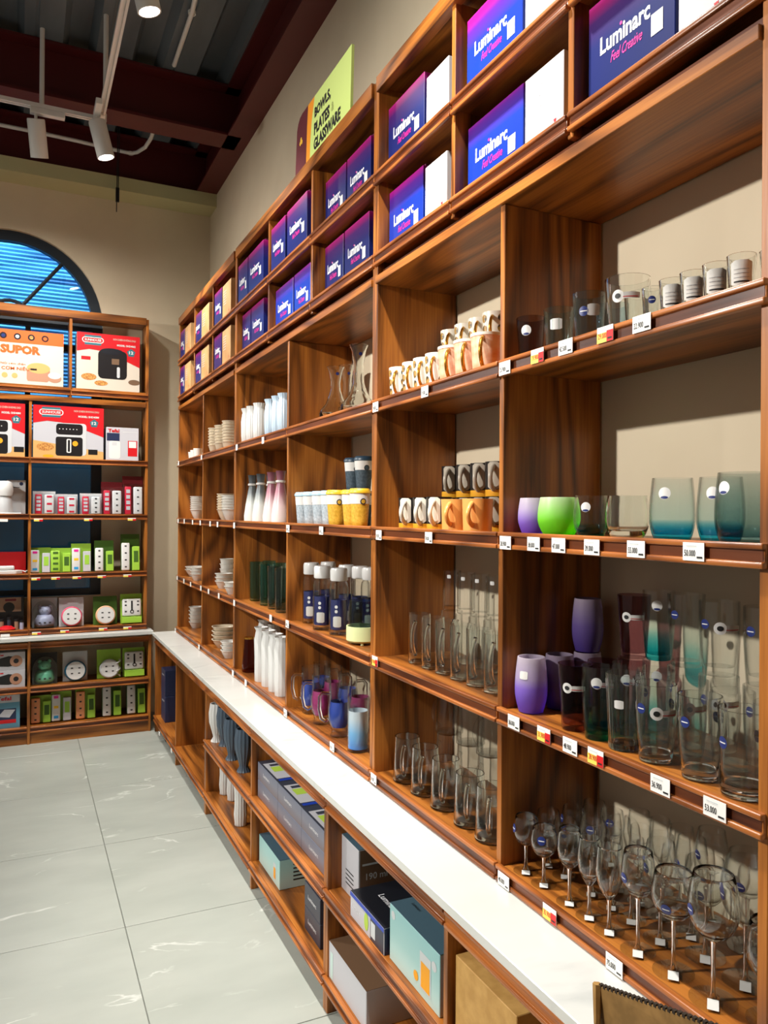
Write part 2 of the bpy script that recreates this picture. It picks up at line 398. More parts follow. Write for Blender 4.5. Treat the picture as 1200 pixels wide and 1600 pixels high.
# ceiling: corrugated deck, maroon beams, olive channel
dk = MB(); prof = []; x = -3.8; PITCH_D = .38
while x < 1.5:
    prof += [(x, 4.25), (x+.055, 4.25), (x+.06, 4.256), (x+.07, 4.256), (x+.075, 4.25), (x+.2, 4.25), (x+.235, 4.32), (x+.345, 4.32)]; x += PITCH_D
for a, b2 in zip(prof, prof[1:]):
    dk.poly([(a[0], -1.8, a[1]), (b2[0], -1.8, b2[1]), (b2[0], 6.1, b2[1]), (a[0], 6.1, a[1])])
setp(obj('ceiling', dk.mesh('corrugated_deck', M_DECK)), kind='structure')
def ibeam(name, along, pos, a0, a1):
    b = MB(); hw = .093; z0, z1 = 3.925, 4.245
    for q in ((-hw, z0, hw, z0+.016), (-hw, z1-.016, hw, z1), (-.006, z0+.016, .006, z1-.016)):
        if along == 'x': b.box(a0, pos+q[0], q[1], a1, pos+q[2], q[3])
        else: b.box(pos+q[0], a0, q[1], pos+q[2], a1, q[3])
    return setp(obj(name, b.mesh('i_beam', M_RED)), kind='structure')
ibeam('trim_1', 'x', 4.88, -3.6, 1.246); ibeam('trim_2', 'x', 5.835, -3.6, 1.246); ibeam('trim_3', 'y', 1.253, -1.8, 5.93); ibeam('trim_ambient_block', 'x', 2.05, -3.6, 1.246)  # the last beam is out of view, added against ambient light
ch = MB().box(-3.6, 5.715, 3.83, XW, 5.722, 3.925).box(-3.6, 5.722, 3.83, XW, YWALL, 3.836).box(-3.6, 5.722, 3.918, XW, 5.78, 3.925)
setp(obj('trim_5', ch.mesh('channel', M_OLIVE)), kind='structure')
for dz in (0, .03):
    for dx in (0, .025):
        obj('bolt', cached('bolt', lambda: MB().lathe([(0, 0), (.006, 0), (.006, .004), (0, .004)], 6).mesh('bolt', M_OLIVE)), bpy.data.objects['trim_5'], mat4=basis((1, 0, 0), (0, 0, 1), (XW-.05-dx, 5.715, 3.86+dz)))
setp(obj('baseboard_back', MB().box(-3.6, 5.915, 0, XW, YWALL, .06).mesh('base', plain('grey_skirting', (150, 146, 136), .6))), kind='structure')
# conduits
def conduit(label, pts, r=.013):
    t = thing('conduit', label, 'conduit', pts[0]); o = Vector(pts[0])
    P = [Vector(p)-o for p in pts]
    obj('pipe', MB().tube(P, r, 10).mesh('pipe', M_WHITE, 50), t)
    for p in (P[len(P)//2],):
        obj('clip', MB().lathe([(r*1.15, -.008), (r*1.6, -.008), (r*1.6, .008), (r*1.15, .008)], 10).mesh('clip', M_WHITE), t, p)
    return t
conduit('white conduit running overhead in front of the maroon cross beam', [onZ(309, -20, 4.215), onZ(300, 20, 4.215), onZ(272, 102, 4.22)])
pts = [onZ(u, v, 4.12) for u, v in ((246, 180), (241, 200), (236, 216), (227, 230), (214, 238), (204, 239.5), (170, 232), (120, 220), (60, 207), (0, 195), (-60, 183))]
conduit('white bent conduit turning along the wall behind the track spotlights', pts)
hr = thing('hanging_rod', 'thin black threaded rod hanging before the olive channel', 'rod', onY(184.5, 182, 5.66))
p0, p1 = onY(184.5, 182, 5.66), onY(182, 331, 5.66)
obj('rod', MB().tube([(0, 0, 0), p1-p0], .0035, 6).mesh('rod', M_BLACKM), hr)
obj('rod', MB().tube([(.012, 0, 0), Vector((.004, 0, p1.z-p0.z+.1))], .0035, 6).mesh('rod', M_BLACKM), hr)
obj('coupling', MB().box(-.012, -.008, p1.z-p0.z+.07, .012, .008, p1.z-p0.z+.17).mesh('coupling', M_BLACKM, None, .002), hr)

# track lighting
def track(label, a, b, rods):
    a, b = Vector(a), Vector(b); t = thing('light_track', label, 'light track', a); d = b-a; L_ = d.length; along = d.normalized(); side = Vector((-along.y, along.x, 0))
    def bar(s0, s1, z0, z1):
        return [(tuple(side*s0+Vector((0, 0, z0)))), tuple(side*s1+Vector((0, 0, z0))), tuple(side*s1+Vector((0, 0, z1))), tuple(side*s0+Vector((0, 0, z1)))]
    prof = [(-.018, 0), (-.006, 0), (-.006, .012), (.006, .012), (.006, 0), (.018, 0), (.018, .022), (-.018, .022)]
    obj('rail_channel', MB().prism([tuple(side*s+Vector((0, 0, z))) for s, z in prof], d).mesh('rail_channel', M_WHITE), t)
    for s in rods:
        obj('drop_rod', MB().lathe([(0, .02), (.013, .02), (.013, .45), (0, .45)], 10).mesh('drop_rod', M_WHITE, 50), t, along*s)
    return t
track('white light track running across the ceiling toward the left', (TRACK_X, 4.70, TRACK_Z), (-3.0, 4.70, TRACK_Z), (.31, 1.6, 2.8))
track('white light track running along the shelving wall toward the viewer', (TRACK_X, 4.66, TRACK_Z), (TRACK_X, -1.6, TRACK_Z), (.24, 2.2, 4.2, 5.9))
track('white light track over the next aisle, left of the frame', (-1.7, 4.9, 2.98), (-1.7, -1.4, 2.98), ())
cn = thing('track_connector', 'white corner connector joining the two light tracks', 'connector', (TRACK_X, 4.70, TRACK_Z))
obj('housing', MB().box(-.03, -.035, -.012, .03, .035, .04).mesh('housing', M_WHITE, 40, .006, 2), cn)
obj('end_cap', MB().box(-.02, -.085, -.004, .02, -.035, .03).mesh('cap', M_WHITE, None, .003), cn)

M_LAMP, nt, b, L = newmat('lamp_face')
b.inputs['Emission Color'].default_value = (1., .96, .9, 1); b.inputs['Emission Strength'].default_value = 45.
M_REFL = plain('lamp_reflector', (210, 210, 210), .25, .8)
can = MB().lathe([(0, 0), (.044, 0), (.047, -.006), (.047, -.2), (.041, -.2), (.039, -.19)], 24).mesh('can', M_WHITE, 50)
face = MB().lathe([(0, -.194), (.04, -.194)], 24).mesh('face', M_LAMP)
face_off = MB().lathe([(0, -.15), (.04, -.19)], 24).mesh('face_off', M_REFL)
driver = MB().box(-.018, -.09, -.035, .018, .09, 0).mesh('driver', M_WHITE, None, .003)
yoke = MB().tube([(0, .06, -.03), (0, .06, -.062)], .008, 8).mesh('yoke', M_WHITE)
def head(label, x, y, target, power, along='y', lit=True, cone=95, blend=.75, z=TRACK_Z):
    t = thing('track_spotlight', label, 'spotlight', (x, y, z), 0. if along == 'y' else math.pi/2, 'track spotlights')
    obj('driver_box', driver, t); obj('stem', yoke, t)
    piv = t.matrix_basis @ Vector((0, .06, -.06)) if False else (Matrix.Rotation(t.rotation_euler.z, 4, 'Z') @ Vector((0, .06, -.06)) + Vector((x, y, z)))
    d = (Vector(target)-piv).normalized(); q = (-d).to_track_quat('Z', 'Y').to_matrix().to_4x4()
    loc = Matrix.Translation(Vector((0, .06, -.06))) @ Matrix.Rotation(-t.rotation_euler.z, 4, 'Z') @ q
    c = obj('lamp_can', can, t, mat4=loc)
    obj('lamp_face', face if lit else face_off, c)
    if power:
        ld = bpy.data.lights.new('spot_beam', 'SPOT'); ld.energy = power; ld.spot_size = math.radians(cone); ld.spot_blend = blend
        ld.shadow_soft_size = .04; ld.color = (1., .965, .905)
        lo = obj('spot_beam', ld, c, (0, 0, -.215))
    return t
head('lit white track spotlight at the corner of the two tracks', TRACK_X-.03, 4.52, (1.0, 4.6, 1.3), 132)
head('brightest track spotlight, over the aisle at the top edge', TRACK_X, 3.10, (1.05, 3.3, 1.2), 138, cone=80, blend=1.)
head('unlit-looking track spotlight hanging from the cross track, aimed at the back wall', .12, 4.70, (.35, 5.75, 1.4), 100, 'x', False, blend=1.)
head('lit track spotlight on the long track, above the blue cartons', TRACK_X, 1.6, (.95, 1.72, .6), 300, cone=84, blend=1.)
head('added unseen track spotlight on the long track, behind the viewer', TRACK_X, -.7, (.2, .4, 0), 25)  # out-of-view lamp added as extra light from behind
head('added unseen track spotlight on the cross track, left of the dark one', -.8, 4.70, (.2, 5.9, 2.0), 100, 'x')  # out-of-view lamp added to brighten the back cabinet
head('added unseen track spotlight at the left end of the cross track', -2.0, 4.70, (-.6, 3.6, 0), 100, 'x')  # lamp beyond the left edge, added to light the floor
for i, y in enumerate((1.9, 4.6)):
    head(f'{("near", "far")[i]} lit spotlight on the track over the next aisle', -1.7, y, (1.2, y-.2, 1.4), (300, 170)[i], z=2.98, cone=110)

# ------------------------------------------------------------------ shelving
S1, S2, S3, S4 = 1.905, 1.507, 1.102, .738
RAIL_H = .039
def railmesh(L_, along):
    prof = [(0, 0), (0, .010), (.007, .010), (.007, RAIL_H-.010), (0, RAIL_H-.010), (0, RAIL_H), (.014, RAIL_H), (.014, 0)]
    def mk():
        if along == 'y': return MB().prism([(a, -L_/2, z) for a, z in prof], (0, L_, 0)).mesh('rail', RAILY, 60, .0022, 2)
        return MB().prism([(-L_/2, a, z) for a, z in prof], (L_, 0, 0)).mesh('rail', RAILX, 60, .0022, 2)
    return cached(('rail', round(L_, 4), along), mk)
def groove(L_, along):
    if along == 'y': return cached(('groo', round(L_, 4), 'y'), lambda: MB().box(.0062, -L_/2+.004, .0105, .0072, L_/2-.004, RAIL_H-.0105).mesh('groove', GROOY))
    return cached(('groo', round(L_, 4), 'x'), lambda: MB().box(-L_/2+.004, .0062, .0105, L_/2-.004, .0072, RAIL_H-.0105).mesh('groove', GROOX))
TH = .018
def upper_cabinet(label, main, top):
    """main/top: Y of the panel centres from near to far; a module standing on the counter"""
    y0, y1 = main[0], main[-1]; t = thing('display_cabinet', label, 'cabinet', (1.15, (y0+y1)/2, .704)); O = Vector((1.15, (y0+y1)/2, .704))
    xf, xb = 1.012, 1.298
    def bx(name, x0, ya, z0, x1, yb, z1, mat, bev=.0012):
        c = Vector(((x0+x1)/2, (ya+yb)/2, z0)); return obj(name, boxmesh(x1-x0, yb-ya, z1-z0, mat, bev), t, c-O)
    bx('side_panel', xf, y0, .704, xb, y0+TH, 2.925, WOODZ); bx('side_panel', xf, y1-TH, .704, xb, y1, 2.925, WOODZ)
    for y in main[1:-1]: bx('divider', xf, y-TH/2, .704, xb, y+TH/2, 2.275, WOODZ)
    for y in top[1:-1]: bx('upper_divider', xf, y-TH/2, 2.325, xb, y+TH/2, 2.885, WOODZ)
    inner = lambda ys, i: (ys[i]+(TH if i == 0 else TH/2)+.0004, ys[i+1]-(TH if i == len(ys)-2 else TH/2)-.0004)
    for i in range(len(main)-1):
        ya, yb = inner(main, i)
        for s in (S1, S2, S3, S4):
            bx('shelf', 1.0145, ya, s-.022, xb, yb, s, WOODY)
            L_ = main[i+1]-main[i]-.006
            r = obj('price_rail', railmesh(L_, 'y'), t, Vector((1.0, (main[i]+main[i+1])/2, s-.033))-O)
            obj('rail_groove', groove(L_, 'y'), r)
    bx('lintel_board', 1.004, y0+TH, 2.276, xb, y1-TH, 2.300, WOODY)
    bx('filler_strip', 1.03, y0+TH, 2.3004, 1.045, y1-TH, 2.3246, GROOY)
    for i in range(len(top)-1):
        ya, yb = inner(top, i)
        for s, z in ((2.372, 2.334), (2.625, 2.590)):
            bx('upper_shelf', 1.0145, ya, s-.024, xb, yb, s-.004, WOODY)
            L_ = top[i+1]-top[i]-.006
            r = obj('price_rail', railmesh(L_, 'y'), t, Vector((1.0, (top[i]+top[i+1])/2, z))-O)
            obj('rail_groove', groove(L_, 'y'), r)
    bx('header_board', 1.002, y0+TH, 2.880, 1.03, y1-TH, 2.928, WOODY)
    bx('top_board', 1.0304, y0+TH, 2.898, xb, y1-TH, 2.918, WOODY)
    return t
YC = [.791, 1.5025, 2.217]; YB = [2.217, 3.091, 3.968]; YA = [3.968, 4.757, 5.566]
TC = [.791, 1.26, 1.735, 2.217]; TB = [2.217, 2.812, 3.385, 3.968]; TA = [3.968, 4.512, 5.04, 5.566]
upper_cabinet('oak shelving module nearest the viewer, holding goblets, tumblers and mugs', YC, TC)
upper_cabinet('oak shelving module in the middle of the wall, below the green sign', YB, TB)
upper_cabinet('oak shelving module at the far end, holding white bowls', YA, TA)
XL = .858
def lower_cabinet(label, main, mid):
    y0, y1 = main[0], main[-1]; O = Vector((1.08, (y0+y1)/2, 0)); t = thing('base_cabinet', label, 'cabinet', O)
    xf, xb = XL+.012, 1.298
    def bx(name, x0, ya, z0, x1, yb, z1, mat, bev=.0012):
        return obj(name, boxmesh(x1-x0, yb-ya, z1-z0, mat, bev), t, Vector(((x0+x1)/2, (ya+yb)/2, z0))-O)
    bx('side_panel', xf, y0, 0, xb, y0+TH, .678, WOODZ); bx('side_panel', xf, y1-TH, 0, xb, y1, .678, WOODZ)
    for y in main[1:-1]: bx('divider', xf, y-TH/2, 0, xb, y+TH/2, .678, WOODZ)
    for i in range(len(main)-1):
        ya = main[i]+(TH if i == 0 else TH/2)+.0004; yb = main[i+1]-(TH if i == len(main)-2 else TH/2)-.0004; L_ = main[i+1]-main[i]-.006
        for s in ([.385, .116] if mid else [.116]):
            bx('shelf', XL+.0145, ya, s-.024, xb, yb, s, WOODY)
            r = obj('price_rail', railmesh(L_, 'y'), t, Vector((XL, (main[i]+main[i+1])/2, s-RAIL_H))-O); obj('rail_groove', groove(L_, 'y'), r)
        bx('apron', XL+.02, ya, .648, XL+.036, yb, .678, WOODY)
        r = obj('top_rail', railmesh(L_, 'y'), t, Vector((XL+.004, (main[i]+main[i+1])/2, .628))-O)
    return t
lower_cabinet('oak base cabinet nearest the viewer, holding boxed glass sets', [.791, 1.500, 2.246], True)
lower_cabinet('oak base cabinet in the middle, holding fluted vases and grey cartons', [2.246, 3.105, 3.978], True)
lower_cabinet('oak base cabinet at the far corner, one tall opening per bay', [3.978, 4.813, 5.62], False)
ct = thing('countertop', 'long white stone worktop running under the oak shelving', 'worktop', (1.077, 3.1, .679))
cuts = [.60, 2.246, 3.978, 5.622]
for a, b2 in zip(cuts, cuts[1:]):
    obj('slab', boxmesh(.455, b2-a-.0008, .024, M_STONE, .002), ct, (0, (a+b2)/2-3.1, 0))
# back cabinet
YBU, YBL = 5.687, 5.624
XB = [-.712, .055, .822]; XT = [-.712, -.2, .304, .822]
t = thing('wall_cabinet', 'oak shelving unit on the back wall, stocked with appliance boxes', 'cabinet', (.055, 5.8, .715)); O = Vector((.055, 5.8, .715))
def bxb(par, O_, name, xa, y0, z0, xb2, y1, z1, mat, bev=.0012):
    return obj(name, boxmesh(xb2-xa, y1-y0, z1-z0, mat, bev), par, Vector(((xa+xb2)/2, (y0+y1)/2, z0))-O_)
yf, yb_ = YBU+.012, 5.915
bxb(t, O, 'side_panel', XB[0], yf, .715, XB[0]+TH, yb_, 2.93, WOODZ); bxb(t, O, 'side_panel', XB[-1]-TH, yf, .715, XB[-1], yb_, 2.93, WOODZ)
bxb(t, O, 'divider', XB[1]-TH/2, yf, .715, XB[1]+TH/2, yb_, 2.298, WOODZ)
for x in XT[1:-1]: bxb(t, O, 'upper_divider', x-TH/2, yf, 2.336, x+TH/2, yb_, 2.885, WOODZ)
BS = [1.912, 1.530, 1.128, .752]
for i in range(2):
    xa = XB[i]+(TH if i == 0 else TH/2)+.0004; xb2 = XB[i+1]-(TH/2 if i == 0 else TH)-.0004; L_ = XB[i+1]-XB[i]-.006
    for s in BS:
        bxb(t, O, 'shelf', xa, YBU+.0145, s-.022, xb2, yb_, s, WOODX)
        r = obj('price_rail', railmesh(L_, 'x'), t, Vector(((XB[i]+XB[i+1])/2, YBU, s-.034))-O); obj('rail_groove', groove(L_, 'x'), r)
bxb(t, O, 'lintel_board', XB[0]+TH, YBU+.004, 2.299, XB[-1]-TH, yb_, 2.335, WOODX)
for i in range(3):
    xa = XT[i]+(TH if i == 0 else TH/2)+.0004; xb2 = XT[i+1]-(TH if i == 2 else TH/2)-.0004; L_ = XT[i+1]-XT[i]-.006
    bxb(t, O, 'upper_shelf', xa, YBU+.0145, 2.385, xb2, yb_, 2.405, WOODX)
    r = obj('price_rail', railmesh(L_, 'x'), t, Vector(((XT[i]+XT[i+1])/2, YBU, 2.352))-O); obj('rail_groove', groove(L_, 'x'), r)
bxb(t, O, 'header_board', XB[0]+TH, YBU+.002, 2.886, XB[-1]-TH, YBU+.03, 2.938, WOODX)
bxb(t, O, 'top_board', XB[0]+TH, YBU+.0304, 2.90, XB[-1]-TH, yb_, 2.918, WOODX)
t = thing('base_cabinet', 'low oak base unit under the appliance shelving on the back wall', 'cabinet', (.055, 5.77, 0)); O = Vector((.055, 5.77, 0))
XBL = [-.73, .057, .845]
bxb(t, O, 'side_panel', XBL[0], YBL+.012, 0, XBL[0]+TH, yb_-.002, .688, WOODZ); bxb(t, O, 'side_panel', XBL[-1]-TH, YBL+.012, 0, XBL[-1], yb_-.002, .688, WOODZ)
bxb(t, O, 'divider', XBL[1]-TH/2, YBL+.006, 0, XBL[1]+TH/2, yb_-.002, .688, WOODZ)
for i in range(2):
    xa = XBL[i]+(TH if i == 0 else TH/2)+.0004; xb2 = XBL[i+1]-(TH/2 if i == 0 else TH)-.0004; L_ = XBL[i+1]-XBL[i]-.008-TH
    for s in (.380, .115):
        bxb(t, O, 'shelf', xa, YBL+.0145, s-.024, xb2, yb_-.002, s, WOODX)
        r = obj('price_rail', railmesh(L_, 'x'), t, Vector(((xa+xb2)/2, YBL, s-RAIL_H))-O); obj('rail_groove', groove(L_, 'x'), r)
    bxb(t, O, 'plinth', xa, YBL+.016, 0, xb2, YBL+.034, .09, WOODX)
    r = obj('top_rail', railmesh(L_, 'x'), t, Vector(((xa+xb2)/2, YBL+.004, .638))-O)
ct = thing('countertop', 'narrow white stone ledge between the back wall cabinets', 'worktop', (.055, 5.76, .689))
obj('slab', boxmesh(1.6, .315, .026, M_STONE, .002), ct, (.0, .005, 0))

# ------------------------------------------------------------------ glassware on the right-hand shelves
M_CLEAR = solidglass('clear_glass', (250, 253, 252))
M_THIN = glass('thin_clear_glass', (.985, .99, .988), (.42, .47, .47), .02, f0=.03)
M_THIN2 = glass('thin_mug_glass', (.975, .985, .98), (.26, .3, .3), .02, f0=.045)
M_SOLID = solidglass('solid_clear_glass', (246, 250, 248))
M_CLEARB = solidglass('clear_glass_thick', (248, 252, 251))
M_STKW = plain('white_sticker', (216, 215, 212), .5); M_STKB = plain('navy_sticker', (24, 40, 104), .4); M_INK = plain('black_ink', (20, 20, 22), .6)
M_REDINK = plain('red_ink', (196, 26, 34), .5)
BAY = {'C2': 'nearest bay', 'C1': 'second-nearest bay', 'B2': 'third-nearest bay', 'B1': 'fourth-nearest bay', 'A2': 'second-farthest bay', 'A1': 'farthest bay'}
SHF = {S1: 'top shelf', S2: 'second shelf', S3: 'third shelf', S4: 'bottom shelf'}
def cup_profile(outer, wall, base):
    inner = [(max(r-wall, .001), z) for r, z in outer if z > base+.002][::-1]
    return [(0, 0)] + outer + inner + [(max(interp(outer)(base)-wall*1.6, .001), base), (0, base)]
def cupmesh(key, outer, wall, base, mat, n=28, flute=0, fa=0.):
    return cached(('cup', key, mat.name), lambda: MB().lathe(cup_profile(outer, wall, base), n, flute=flute, fa=fa).mesh('glass_shape', mat, 45))
def tumbler_outer(rb, rt, h, bulge=0., n=7, neck=0.):
    o = [(rb*.9, 0), (rb, .003)]
    for k in range(1, n+1):
        t = k/n; r = rb+(rt-rb)*t + bulge*math.sin(math.pi*min(1, t*(1+neck))); o.append((r, .003+(h-.003)*t))
    return o
def to_cam(x, y): return math.atan2(-y, -x)
def tumbler(key, outer, mat, wall=.0022, base=.012, flute=0, fa=0., stickers=(), n=28):
    """spec of a drinking glass; stickers = (kind, angle off the viewer, height, radius)"""
    spec = [('body', cupmesh(key, outer, wall, base, mat, n, flute, fa))]; rf = interp(outer); h = outer[-1][1]
    for kind, da, zf, r in stickers:
        z = zf*h; a = da
        if kind == 'w': spec.append(('sticker', sticker_on(rf, z, a, r, r, M_STKW, key)))
        if kind == 'b':
            spec.append(('sticker', sticker_on(rf, z, a, r, r, M_STKB, key), None, [('sticker_stripe', sticker_on(rf, z, a, r*.72, r*.1, M_STKW, key, square=True, lift=.0011))]))
        if kind == 'wb':
            spec.append(('sticker', sticker_on(rf, z, a, r, r, M_STKW, key), None, [('sticker_band', sticker_on(rf, z-r*.66, a, r*.62, r*.22, M_STKB, key, lift=.0011))]))
        if kind == 'tag':
            spec.append(('sticker', sticker_on(rf, z, a, r, r, M_STKW, key), None, [('sticker_emblem', sticker_on(rf, z, a, r*.5, r*.42, M_INK, key, lift=.0011))]))
            spec.append(('sticker_tail', sticker_on(rf, z, a+2.0*r/rf(z), r*1.5, r*.5, M_STKW, key, square=True), None, [('sticker_line', sticker_on(rf, z-r*.22, a+2.0*r/rf(z), r*1.2, r*.07, M_REDINK, key, square=True, lift=.0011))]))
        if kind == 'sq': spec.append(('sticker', sticker_on(rf, z, a, r, r*.9, M_STKW, key, square=True)))
    return spec
PLACED = []
RAD = {}
def radius(spec, full=False):
    k = (spec[0][1].name, full)
    if k not in RAD: RAD[k] = max(math.hypot(v.co.x, v.co.y) for it in (spec if full else spec[:1]) for v in it[1].vertices)
    return RAD[k]
def thin(spec):
    """the same vessel with thin walls, for the ones standing behind"""
    def m_(me):
        if me.materials[0] not in (M_CLEAR, M_CLEARB): return me
        def mk():
            c = me.copy(); c.materials[0] = M_THIN; return c
        return cached(('thin', me.name), mk)
    return [(it[0], m_(it[1]))+tuple(it[2:]) for it in spec]
def settle(x, y, z, r, h=.05):
    """nearest free spot on the shelf for a round thing of radius r: clear of the panels, the wall and its neighbours"""
    ys = [a for a in YC+YB[1:]+YA[1:]]; lo, hi = .82, 5.55
    for a, b_ in zip(ys, ys[1:]):
        if a <= y < b_ or (b_ == ys[-1] and y >= b_): lo, hi = a+TH+.001+r, b_-TH-.001-r
    xlo, xhi = 1.016+r, 1.296-r
    best = None
    for i in sorted(range(-32, 33), key=abs):
        if best is not None and abs(i) >= best[0]: break
        for j in sorted(range(-14, 36), key=abs):
            xx, yy = min(max(x, xlo), xhi)+j*.003, min(max(y, lo), hi)+i*.003
            if xx < xlo-1e-6 or xx > xhi+1e-6 or yy < lo-1e-6 or yy > hi+1e-6: continue
            c = abs(i)*1.+abs(j)*1.3
            if best is not None and c >= best[0]: continue
            if any(abs(z-q[2]) < .03 and (xx-q[0])**2+(yy-q[1])**2 < (r+q[3]+.0008)**2 for q in PLACED): continue
            best = (c, xx, yy)
    if best: x, y = best[1], best[2]
    PLACED.append((x, y, z, r)); return x, y
def put(spec, name, label, cat, u, x, z, group, rz=None, stack=0., dy=0.):
    y = yu(u, x, z)+dy; x, y = settle(x, y, z, radius(spec[:2], True)+.0005 if len(spec) > 1 and spec[1][0] == 'lid' else radius(spec))
    return place(spec, name, label, cat, (x, y, z+stack+.0004), to_cam(x, y) if rz is None else rz, group)

# top shelf, nearest bay: short tumblers and shot glasses
M_BROWN = glass('smoky_brown_glass', (.72, .62, .6), (.5, .42, .4), .03)
M_GREENT = glass('green_tinted_glass', (.86, .94, .93), (.35, .45, .45), .03)
M_BLUET = glass('pale_blue_glass', (.84, .92, .96), (.4, .5, .58), .03)
g = 'short tumblers on the top shelf'
put(tumbler('brownt', tumbler_outer(.026, .033, .098), M_BROWN, flute=12, fa=.012, stickers=[('wb', -.35, .66, .012)]), 'tumbler', 'smoky brown tumbler with round white sticker on the top shelf', 'glass', 826, 1.055, S1, g)
put(tumbler('ribg', tumbler_outer(.027, .033, .094), M_GREENT, flute=14, fa=.03, n=56, stickers=[('sq', -.2, .6, .013)]), 'tumbler', 'ribbed greenish tumbler with white band label on the top shelf', 'glass', 873, 1.055, S1, g)
put(tumbler('bluet', tumbler_outer(.027, .034, .102), M_BLUET, flute=10, fa=.01, stickers=[('b', -.35, .6, .010), ('sq', .3, .62, .013)]), 'tumbler', 'pale blue faceted tumbler with navy sticker on the top shelf', 'glass', 920, 1.055, S1, g)
big = tumbler('bigc', tumbler_outer(.036, .043, .107), M_CLEAR, base=.016, stickers=[('tag', -.45, .62, .012)])
put(big, 'tumbler', 'wide clear whisky tumbler with white key-shaped label on the top shelf', 'glass', 980, 1.065, S1, g)
put(tumbler('blueb', tumbler_outer(.027, .034, .1), M_BLUET, flute=10, fa=.01), 'tumbler', 'pale blue tumbler standing behind the wide whisky tumbler', 'glass', 955, 1.15, S1, g)
put(tumbler('bigc', tumbler_outer(.036, .043, .107), M_CLEAR, base=.016), 'tumbler', 'clear tumbler behind the wide whisky tumbler, its rim just visible', 'glass', 1008, 1.17, S1, g)
put(tumbler('shotb', tumbler_outer(.016, .02, .066), M_CLEAR, base=.012, stickers=[('b', -.1, .62, .007)]), 'shot_glass', 'clear shot glass with small navy sticker on the top shelf', 'glass', 1020, 1.05, S1, 'shot glasses on the top shelf')
M_GREYL = plain('grey_print', (150, 150, 152), .6)
M_PAPER = plain('printed_paper', (208, 207, 202), .6)
shot = tumbler('shot', tumbler_outer(.018, .023, .068), M_CLEAR, base=.012)
so = interp(tumbler_outer(.018, .023, .068))
shot.append(('paper_label', sticker_on(so, .036, 0., .017, .02, M_PAPER, 'shot', square=True), None,
             [('label_line', sticker_on(so, .022+.0065*k, 0., .012, .0005 if k else .0013, M_GREYL if k else M_INK, 'shot', square=True, lift=.0011)) for k in range(4)]))
for i, u in enumerate((1048, 1079, 1117, 1156, 1192)):
    put(shot, 'shot_glass', f'{ORD[i]} paper-labelled shot glass from the left on the top shelf', 'glass', u, 1.05, S1, 'shot glasses on the top shelf')

# second shelf, nearest bay: rounded tumblers
def roundout(rb, rm, rt, h, zm=.45):
    o = [(rb*.85, 0), (rb, .002)]
    for k in range(1, 11):
        t = k/10
        if t < zm: s = t/zm; r = rb+(rm-rb)*math.sin(s*math.pi/2)
        else: s = (t-zm)/(1-zm); r = rm+(rt-rm)*(1-math.cos(s*math.pi/2))
        o.append((r, .002+(h-.002)*t))
    return o
F_PUR = zgrad('frosted_purple', [(0, (140, 86, 226)), (.35, (180, 142, 234)), (.7, (218, 204, 230)), (1, (224, 216, 224))], .084, .35, True)
F_GRN = zgrad('frosted_green', [(0, (120, 226, 30)), (.4, (160, 238, 70)), (.8, (208, 240, 172)), (1, (222, 238, 204))], .084, .35, True)
r1 = roundout(.026, .036, .031, .084); r2 = roundout(.033, .046, .04, .084)
g = 'rounded tumblers on the second shelf'
put(tumbler('rpur', r1, F_PUR, base=.008), 'tumbler', 'frosted purple rounded tumbler on the second shelf', 'glass', 822, 1.065, S2, g)
put(tumbler('rgrn', r2, F_GRN, base=.008), 'tumbler', 'frosted lime green rounded tumbler on the second shelf', 'glass', 872, 1.06, S2, g)
BLUEB = [(0, (.0, .3, .6)), (.16, (.03, .42, .68)), (.34, (.8, .95, .98)), (1, (1, 1, 1))]
G_BB = glass('blue_bottom_glass', stops=BLUEB, h=.085); G_BB2 = glass('blue_bottom_tall_glass', (.965, .985, .99), (.5, .56, .58), stops=BLUEB, h=.115)
M_SPARK = M_CLEAR
put(tumbler('rblu', roundout(.026, .036, .032, .086), G_BB, stickers=[('wb', -.3, .72, .010)]), 'tumbler', 'small rounded clear tumbler with aqua base and white sticker', 'glass', 923, 1.06, S2, g)
put(tumbler('rclr', roundout(.03, .042, .037, .084), M_CLEARB, base=.016), 'tumbler', 'wide rounded clear tumbler between the aqua-based tumblers', 'glass', 980, 1.06, S2, g)
tall = roundout(.032, .040, .035, .114, .35)
put(tumbler('rtal', tall, G_BB2, stickers=[('wb', -.35, .75, .011)]), 'tumbler', 'tall rounded clear tumbler with aqua base and white sticker', 'glass', 1050, 1.07, S2, g)
put(tumbler('rtal', tall, G_BB2, stickers=[('wb', -.35, .75, .011)]), 'tumbler', 'tall rounded bluish tumbler standing behind the aqua-based one', 'glass', 1104, 1.11, S2, g)
G_GRY = glass('smoke_grey_glass', (.93, .95, .95), (.5, .54, .55), stops=[(0, (.06, .2, .25)), (.3, (.4, .55, .56)), (1, (.85, .88, .88))], h=.116)
put(tumbler('rgry', roundout(.034, .043, .038, .117, .35), G_GRY, stickers=[('wb', -.75, .78, .011)]), 'tumbler', 'tall smoke-grey rounded tumbler with white sticker at the shelf end', 'glass', 1160, 1.065, S2, g)
put(tumbler('rgry', roundout(.034, .043, .038, .117, .35), G_GRY, stickers=[('wb', -.75, .78, .011)]), 'tumbler', 'smoke-grey tumbler cut off by the right edge, behind its twin', 'glass', 1212, 1.10, S2, g)

